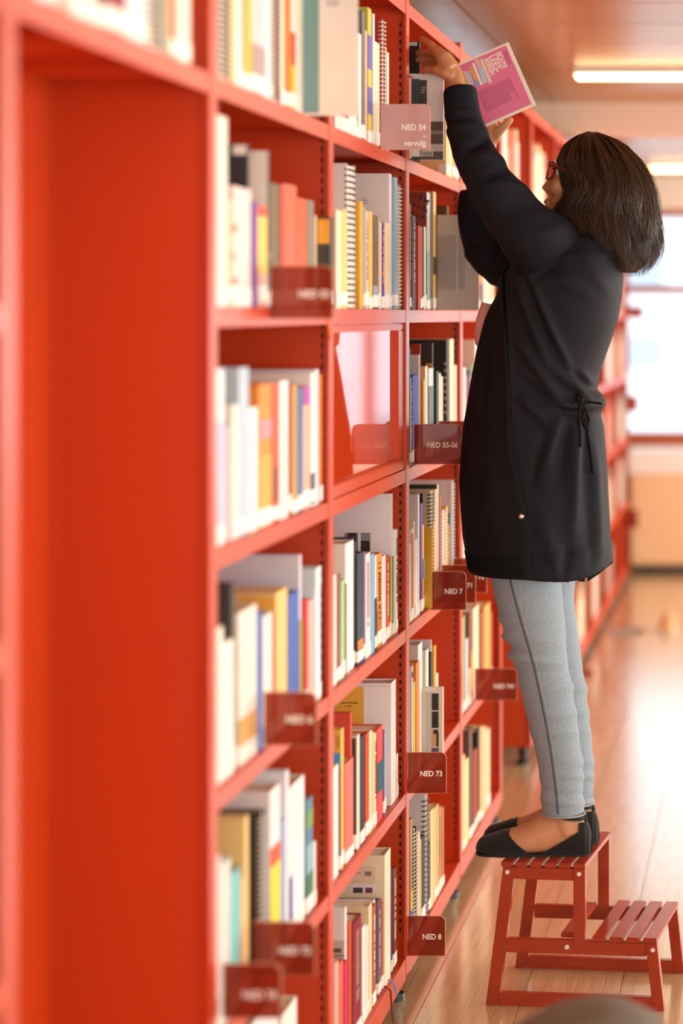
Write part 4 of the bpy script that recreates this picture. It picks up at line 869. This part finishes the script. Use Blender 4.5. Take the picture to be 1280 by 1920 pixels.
# ---- body: head, neck, trunk, arms and hands, legs and feet as one continuous surface
bd = MB()
HCEN = W(1117, 342, YP + 0.005)
TAU, YAW = math.radians(13), math.radians(10)
fw = Vector((-math.cos(TAU) * math.cos(YAW), math.sin(YAW) * math.cos(TAU), math.sin(TAU)))
sd = Vector((math.sin(YAW), math.cos(YAW), 0)).normalized(); upv = fw.cross(sd) * -1
if upv.z < 0: upv = -upv
def HP(f, s, u): return HCEN + fw * f + sd * s + upv * u
HR = Matrix((fw, sd, upv)).transposed()
bd.ball(HP(-0.005, 0, 0.012), 0.088, 28, 18, (1.06, 0.86, 1.05), HR)
bd.ball(HP(0.045, 0, -0.035), 0.068, 24, 16, (0.86, 0.86, 1.1), HR)
bd.ball(HP(0.062, 0, -0.085), 0.036, 20, 12, (1.0, 1.1, 0.85), HR)          # chin and jaw
bd.ball(HP(0.087, 0, 0.022), 0.024, 18, 10, (0.6, 2.0, 0.5), HR)            # brow
bd.tube([HP(0.098, 0, 0.010), HP(0.106, 0, -0.018), HP(0.114, 0, -0.038), HP(0.100, 0, -0.047)], [0.007, 0.009, 0.0125, 0.010], 12)   # nose
for s in (-1, 1):
    bd.ball(HP(0.107, 0.011 * s, -0.043), 0.008, 10, 8)
    bd.ball(HP(0.075, 0.042 * s, -0.030), 0.026, 14, 10, (0.8, 0.8, 0.9), HR)    # cheek
    bd.ball(HP(-0.002, 0.077 * s, -0.018), 0.024, 14, 10, (0.75, 0.35, 1.3), HR)  # ear
bd.ball(HP(0.101, 0, -0.066), 0.011, 14, 8, (0.8, 2.0, 0.55), HR); bd.ball(HP(0.099, 0, -0.076), 0.011, 14, 8, (0.8, 1.8, 0.6), HR)  # lips
bd.tube([HP(-0.015, 0, -0.06), HP(-0.03, 0, -0.11), W(1095, 455, YP), W(1080, 500, YP)], [0.05, 0.05, 0.055, 0.07], 24)
bd.loft([[W(cx + rx * math.cos(2 * math.pi * k / 32), y, YP) + Vector((0, hd * math.sin(2 * math.pi * k / 32), 0)) for k in range(32)]
         for (y, cx, rx, hd) in ((455, 1085, 35, 0.06), (490, 1068, 75, 0.13), (540, 1050, 92, 0.155), (650, 1022, 95, 0.14), (760, 1003, 95, 0.13), (860, 1003, 105, 0.145), (940, 1003, 95, 0.14))])
for pth in (LN, LF):
    pts = [W(x, y, Y) for (x, y, Y, r) in pth]; bd.tube(pts, [r * 0.72 * Y / F for (x, y, Y, r) in pth], 24)
bd.tube([W(x, y, Y) for (x, y, Y) in ((1045, 490, 5.14), (1000, 445, 5.09), (918, 342, 5.08), (888, 285, 5.10), (866, 205, 5.13), (857, 168, 5.15))], [0.05, 0.048, 0.038, 0.036, 0.028, 0.023], 20)
bd.tube([W(x, y, Y) for (x, y, Y) in ((1045, 495, 5.29), (985, 498, 5.34), (922, 478, 5.35), (899, 430, 5.35), (890, 370, 5.345), (904, 300, 5.34), (915, 268, 5.335))], [0.05, 0.045, 0.036, 0.033, 0.026, 0.022, 0.022], 20)
def chain(pts, rad):   # limb of spheres and tubes through pixel points (x, y, distance)
    P = [W(*p_) for p_ in pts]; bd.tube(P, rad, 14); bd.ball(P[-1], rad[-1], 12, 8)
# near hand, fingers reaching behind the black book
chain([(857, 172, 5.15), (852, 150, 5.16), (843, 130, 5.17), (832, 114, 5.18)], [0.0215, 0.022, 0.025, 0.024])
chain([(845, 135, 5.19), (832, 115, 5.205), (822, 103, 5.21)], [0.020, 0.022, 0.016])
chain([(845, 130, 5.155), (830, 108, 5.16), (820, 97, 5.165)], [0.018, 0.019, 0.014])
chain([(828, 106, 5.165), (818, 94, 5.165), (805, 82, 5.175), (796, 77, 5.185), (790, 73, 5.195)], [0.0120, 0.0105, 0.0092, 0.0085, 0.0078])    # index
chain([(828, 110, 5.185), (816, 101, 5.19), (803, 97, 5.205), (790, 98, 5.22), (783, 99, 5.23)], [0.0120, 0.0105, 0.0092, 0.0085, 0.0078])     # middle
chain([(828, 116, 5.20), (815, 111, 5.21), (802, 109, 5.225), (789, 111, 5.235), (783, 112, 5.24)], [0.0115, 0.0100, 0.0090, 0.0082, 0.0075])   # ring
chain([(830, 122, 5.215), (818, 119, 5.23), (806, 119, 5.245), (797, 121, 5.255)], [0.0105, 0.0092, 0.0082, 0.0072])                          # little
chain([(846, 142, 5.15), (834, 137, 5.145), (818, 131, 5.15), (803, 130, 5.165), (792, 133, 5.18)], [0.016, 0.0140, 0.0112, 0.0098, 0.0085])    # thumb
# far hand under and behind the pink book
chain([(912, 275, 5.335), (917, 258, 5.335), (918, 244, 5.34), (914, 228, 5.345)], [0.021, 0.022, 0.024, 0.022])
chain([(925, 258, 5.335), (932, 248, 5.325), (941, 240, 5.32), (950, 231, 5.318), (956, 225, 5.318)], [0.017, 0.0135, 0.0112, 0.0098, 0.0085])  # thumb
chain([(920, 232, 5.345), (926, 212, 5.345), (930, 194, 5.338), (932, 180, 5.332)], [0.0110, 0.0095, 0.0086, 0.0075])
chain([(914, 230, 5.35), (915, 206, 5.35), (916, 186, 5.342), (917, 170, 5.333)], [0.0115, 0.0098, 0.0088, 0.0078])
chain([(908, 232, 5.35), (904, 209, 5.35), (902, 190, 5.342), (902, 176, 5.333)], [0.0110, 0.0095, 0.0086, 0.0075])
chain([(902, 238, 5.345), (894, 218, 5.345), (890, 202, 5.340), (889, 192, 5.334)], [0.0100, 0.0088, 0.0078, 0.0070])
# feet
FT = [(-3, 0.006, 0.006, 0), (-1, 0.014, 0.014, 0), (3, 0.022, 0.023, 0), (8, 0.029, 0.030, 0), (20, 0.036, 0.037, 0), (45, 0.050, 0.0425, 0), (70, 0.058, 0.0420, 0), (95, 0.072, 0.0385, 0), (115, 0.090, 0.0355, 0), (135, 0.105, 0.0335, 0), (160, 0.110, 0.0325, 0), (180, 0.100, 0.0315, 0), (195, 0.080, 0.0280, 0), (203, 0.058, 0.0200, 0), (206, 0.040, 0.0100, 0)]
FEET = [(899.0, 5.165), (913.0, 5.272)]
def foot_rings(x0, Y, off, n=32, m=None):
    s = Y / F; out = []
    xs = [f[0] for f in FT] if m is None else list(np.linspace(FT[0][0], FT[-1][0], m))
    for lx in xs:
        h = float(np.interp(lx, [f[0] for f in FT], [f[1] for f in FT])) + off; hw = float(np.interp(lx, [f[0] for f in FT], [f[2] for f in FT])) + off
        X = (x0 + 101.5 + (lx - 101.5) * (1 + off / 0.125) - VX) * s; ring = []
        toe = max(0.0, 1 - lx / 60.0) ** 2 * 0.008
        for k in range(n):
            a = 2 * math.pi * k / n; c, sn = math.cos(a), math.sin(a)
            e = 0.62 if sn < 0 else 0.95
            yy = Y + hw * math.copysign(abs(c) ** 0.8, c) * (1.0 if sn < 0.2 else (1 - 0.35 * (sn - 0.2)))
            z = TOPZ + 0.0045 + toe + h * (0.36 + (0.36 if sn < 0 else 0.64) * math.copysign(abs(sn) ** e, sn)) - off * 0.8
            ring.append(Vector((X, yy, z)))
        out.append(ring)
    return out
for (x0, Y), pth in zip(FEET, (LN, LF)):
    bd.loft(foot_rings(x0, Y, 0.0))
    (x1, y1, Y1, r1) = pth[-1]
    bd.tube([W(x1, y1 - 60, Y1), W(x1 + 1, y1 + 8, Y), W(x0 + 165, VY + (H - TOPZ - 0.05) * F / Y, Y)], [0.034, 0.031, 0.036], 24)
body = link('body', remesh(bd, 0.0030, 4, 0.5), M_SKIN, wm)
for s in (-1, 1):      # eyes and lips
    e = MB().ball(HP(0.080, 0.031 * s, 0.004), 0.0115, 14, 10).build('eye', mat('eye_white', 'e8e0da', 0.2), body, smooth=True)
    MB().ball(HP(0.0880, 0.031 * s, 0.004), 0.0052, 12, 8).build('iris', mat('dark_iris', '2a1a12', 0.1), e, smooth=True)
MB().ball(HP(0.1065, 0, -0.0705), 0.009, 14, 8, (0.45, 2.0, 0.6), HR).build('lips', mat('lips', 'a05a4c', 0.45), body, smooth=True)

# ---- shoes: toe cap, heel counter, sole, ankle strap
M_SUEDE = mat('black_suede', '121010', 0.95, noise=0.2, nscale=60, bump=0.3, bscale=500, sheen=0.15)
for fi, (x0, Y) in enumerate(FEET):
    s = Y / F; rg = foot_rings(x0, Y, 0.0042, 192, 300); nn = 192; zs = TOPZ
    up_ = MB()
    for r in rg: up_.v += [tuple(p_) for p_ in r]
    for i in range(len(rg) - 1):
        for k in range(nn):
            q4 = (i * nn + k, i * nn + (k + 1) % nn, (i + 1) * nn + (k + 1) % nn, (i + 1) * nn + k)
            c = sum((Vector(up_.v[j]) for j in q4), Vector()) / 4
            lx = c.x / s + VX - x0; hz = (c.z - zs) / s      # local pixels: along the foot, above the stool
            toe = lx < 58 + max(0, 40 - hz) * 1.15
            heel = lx > 113 + max(0, hz - 3) * 1.70 and hz < 62 if hz < 47 else (lx > 188 and hz < 62)
            if toe or heel or hz < 5.5: up_.f.append(q4)
    up_.f.append(tuple(range(nn))); 
    sh = empty('shoe', (0, 0, 0)); sh.parent = wm; sh.location = W(x0 + 100, 1600, Y) - wm.location; sh.location.z = TOPZ - wm.location.z
    u_ = up_.build('upper', M_SUEDE, sh, smooth=True)
    so = MB(); ol = []
    for k in range(len(rg)):
        pass
    outline = [(rg[i][0].x, Y + (max(p_.y for p_ in rg[i]) - Y) * 0.88) for i in range(0, 300, 8)] ; outline += [(x_, 2 * Y - y_) for (x_, y_) in reversed(outline)]
    so.prism([(x_, y_, TOPZ + 0.0004) for (x_, y_) in outline], (0, 0, 0.0055)); so.build('sole', mat('dark_rubber_sole', '1c1816', 0.7), sh)
    # ankle strap with a loop on the heel tab
    stp = MB(); zc = TOPZ + 70 * s; pts = []
    for k in range(33):
        a = 2 * math.pi * k / 32; pts.append((( x0 + 164 - VX) * s + 0.0405 * math.cos(a), Y + 0.0375 * math.sin(a), zc + 0.004 - 0.006 * math.cos(a)))
    stp.tube(pts, 0.0046, 8, flat=0.45, up=(1, 0, 0)); 
    stp.tube([((x0 + 195 - VX) * s, Y, TOPZ + 50 * s), ((x0 + 196 - VX) * s, Y, TOPZ + 62 * s), ((x0 + 195 - VX) * s, Y, TOPZ + 74 * s)], [0.010, 0.0085, 0.006], 10)
    stp.build('ankle_strap', M_SUEDE, sh, smooth=True)

# ---- glasses
M_GL = mat('red_spectacle_frame', '7c2018', 0.25); gl = MB()
for s in (-1, 1):
    cx_, sy = 0.108, 0.033 * s
    gl.tube([HP(cx_ - 0.006 * abs(math.cos(a)) , sy + 0.026 * math.copysign(abs(math.cos(a)) ** 0.7, math.cos(a)), 0.004 + 0.021 * math.copysign(abs(math.sin(a)) ** 0.7, math.sin(a))) for a in [2 * math.pi * k / 28 for k in range(29)]], 0.0024, 6)
    gl.tube([HP(0.103, 0.060 * s, 0.016), HP(0.085, 0.071 * s, 0.016), HP(0.0, 0.084 * s, 0.008), HP(-0.02, 0.083 * s, -0.012)], 0.0026, 6)
gl.tube([HP(0.104, -0.008, 0.008), HP(0.112, 0, 0.012), HP(0.104, 0.008, 0.008)], 0.0022, 6)
glo = gl.build('glasses', M_GL, wm, smooth=True)
for s in (-1, 1):
    MB().ball(HP(0.104, 0.033 * s, 0.004), 0.024, 18, 8, (0.04, 1.0, 0.8), HR).build('lens', M_GLASS, glo, smooth=True)

# ---- hair: a dark inner volume and combed strands over it
HT = [(249, 1108, 1112, 0.004), (253, 1096, 1124, 0.024), (260, 1078, 1145, 0.052), (272, 1062, 1168, 0.076), (300, 1048, 1197, 0.096), (330, 1052, 1214, 0.104), (360, 1060, 1222, 0.108), (395, 1048, 1226, 0.112), (425, 1060, 1229, 0.113), (455, 1080, 1229, 0.110), (480, 1104, 1222, 0.100), (500, 1132, 1210, 0.084), (513, 1152, 1196, 0.055)]
def hair_pt(y, th, off=0.0):
    L, R, hd = interp(HT, y, 1), interp(HT, y, 2), interp(HT, y, 3)
    c, s = math.cos(th), math.sin(th)
    p_ = W((L + R) / 2 + (R - L) / 2 * c, y, YP + 0.005); p_.y += hd * s
    nx, ny = c / max((R - L) / 2 * S_, 0.004), s / max(hd, 0.004); nl = math.hypot(nx, ny)
    p_.x += nx / nl * off; p_.y += ny / nl * off
    if y < 300: p_.z += max(-0.002, min(0.003, off)) * (300 - y) / 50
    return p_
M_HAIR0 = mat('dark_hair_mass', '1c110a', 0.6)
M_HAIR = bpy.data.materials.new('dark_brown_hair'); M_HAIR.use_nodes = True
nt = M_HAIR.node_tree; pr = nt.nodes['Principled BSDF']; pr.inputs['Roughness'].default_value = 0.32; pr.inputs['Specular IOR Level'].default_value = 0.55
at = nt.nodes.new('ShaderNodeAttribute'); at.attribute_name = 'tone'; rp = nt.nodes.new('ShaderNodeValToRGB')
rp.color_ramp.elements[0].color = (*lin('140b07'), 1); rp.color_ramp.elements[1].color = (*lin('5e3d24'), 1); nt.links.new(at.outputs['Fac'], rp.inputs[0]); nt.links.new(rp.outputs[0], pr.inputs['Base Color'])
hv = MB(); hv.loft([[hair_pt(249 + 262 * i / 50, 2 * math.pi * k / 64, -0.009 * min(1, i / 6) + 0.0035 * math.sin(k * 3.1 + i * 0.25) * min(1, i / 12)) for k in range(64)] for i in range(51)])
hair = empty('hair', (0, 0, 0)); hair.parent = wm; hair.location = HCEN - wm.location
hv.build('hair_mass', M_HAIR0, hair, smooth=True)
rh = random.Random(21); V, Fc, tone = [], [], []
def strand(pts, r, t):
    base = len(V); m = len(pts)
    for i, p_ in enumerate(pts):
        tdir = (pts[min(i + 1, m - 1)] - pts[max(i - 1, 0)]).normalized(); a = tdir.cross(Vector((0.3, 1, 0.2))).normalized(); b = tdir.cross(a)
        rr_ = r * (1.0 if i < m * 0.6 else max(0.15, 1 - (i - m * 0.6) / (m * 0.4)))
        for k in range(3):
            an = 2 * math.pi * k / 3; V.append(tuple(p_ + a * (rr_ * math.cos(an)) + b * (rr_ * math.sin(an)))); tone.append(t)
    for i in range(m - 1):
        for k in range(3): Fc.append((base + i * 3 + k, base + i * 3 + (k + 1) % 3, base + (i + 1) * 3 + (k + 1) % 3, base + (i + 1) * 3 + k))
for lock in range(330):
    th0 = rh.uniform(0, 2 * math.pi); ys = 249.5 + rh.random() ** 2 * 60; cf = math.cos(th0)
    ye = rh.uniform(462, 516) if cf > -0.2 else rh.uniform(400, 485); fk = rh.uniform(-0.006, 0.016)
    ph = rh.uniform(0, 6.28); amp = rh.uniform(0.05, 0.20); fr_ = rh.uniform(1.0, 2.6); lo = rh.uniform(-0.006, 0.005); tl_ = rh.uniform(0, 0.8); curl = rh.uniform(0.0, 0.10)
    for q in range(11):
        dth = rh.gauss(0, 0.05); dy = rh.uniform(-8, 10); po = rh.uniform(-0.005, 0.007); fz = rh.uniform(0, 0.003); fp_ = rh.uniform(0, 6.28); pts = []
        n_ = 22; en = min(ye + dy, 519)
        for i in range(n_):
            t = i / (n_ - 1); y = ys + (en - ys) * t
            th = th0 + dth * (0.4 + t) + amp * math.sin(ph + t * fr_ * 6.28) * t + curl * math.sin(ph * 2 + t * 9) * t * t
            o = lo + po * t + 0.011 * t * t * math.sin(ph + t * 7) + 0.002 + fz * math.sin(fp_ + t * 11) * t + fk * t ** 4
            pts.append(hair_pt(y, th, o))
        strand(pts, rh.uniform(0.0004, 0.0009), min(1, max(0, tl_ + rh.uniform(-0.25, 0.25))))
for q in range(260):      # loose strands
    th0 = rh.uniform(-1.2, 1.3) if q % 3 else rh.uniform(0, 6.28); ys = 250 + rh.random() * 90; ye = rh.uniform(440, 505); pts = []; ph = rh.uniform(0, 6.28); oo = rh.uniform(0.006, 0.020)
    for i in range(16):
        t = i / 15; pts.append(hair_pt(ys + (ye - ys) * t, th0 + 0.10 * math.sin(ph + 5 * t), 0.002 + oo * math.sin(t * 3.0 + 0.1) * (0.4 + t)))
    strand(pts, 0.00028, rh.uniform(0.3, 1))
hm_ = bpy.data.meshes.new('strands'); hm_.from_pydata(V, [], Fc); hm_.update()
hm_.polygons.foreach_set('use_smooth', [True] * len(hm_.polygons))
ta = hm_.attributes.new('tone', 'FLOAT', 'POINT'); ta.data.foreach_set('value', tone)
so_ = link('strands', hm_, M_HAIR, hair); so_['kind'] = 'stuff'
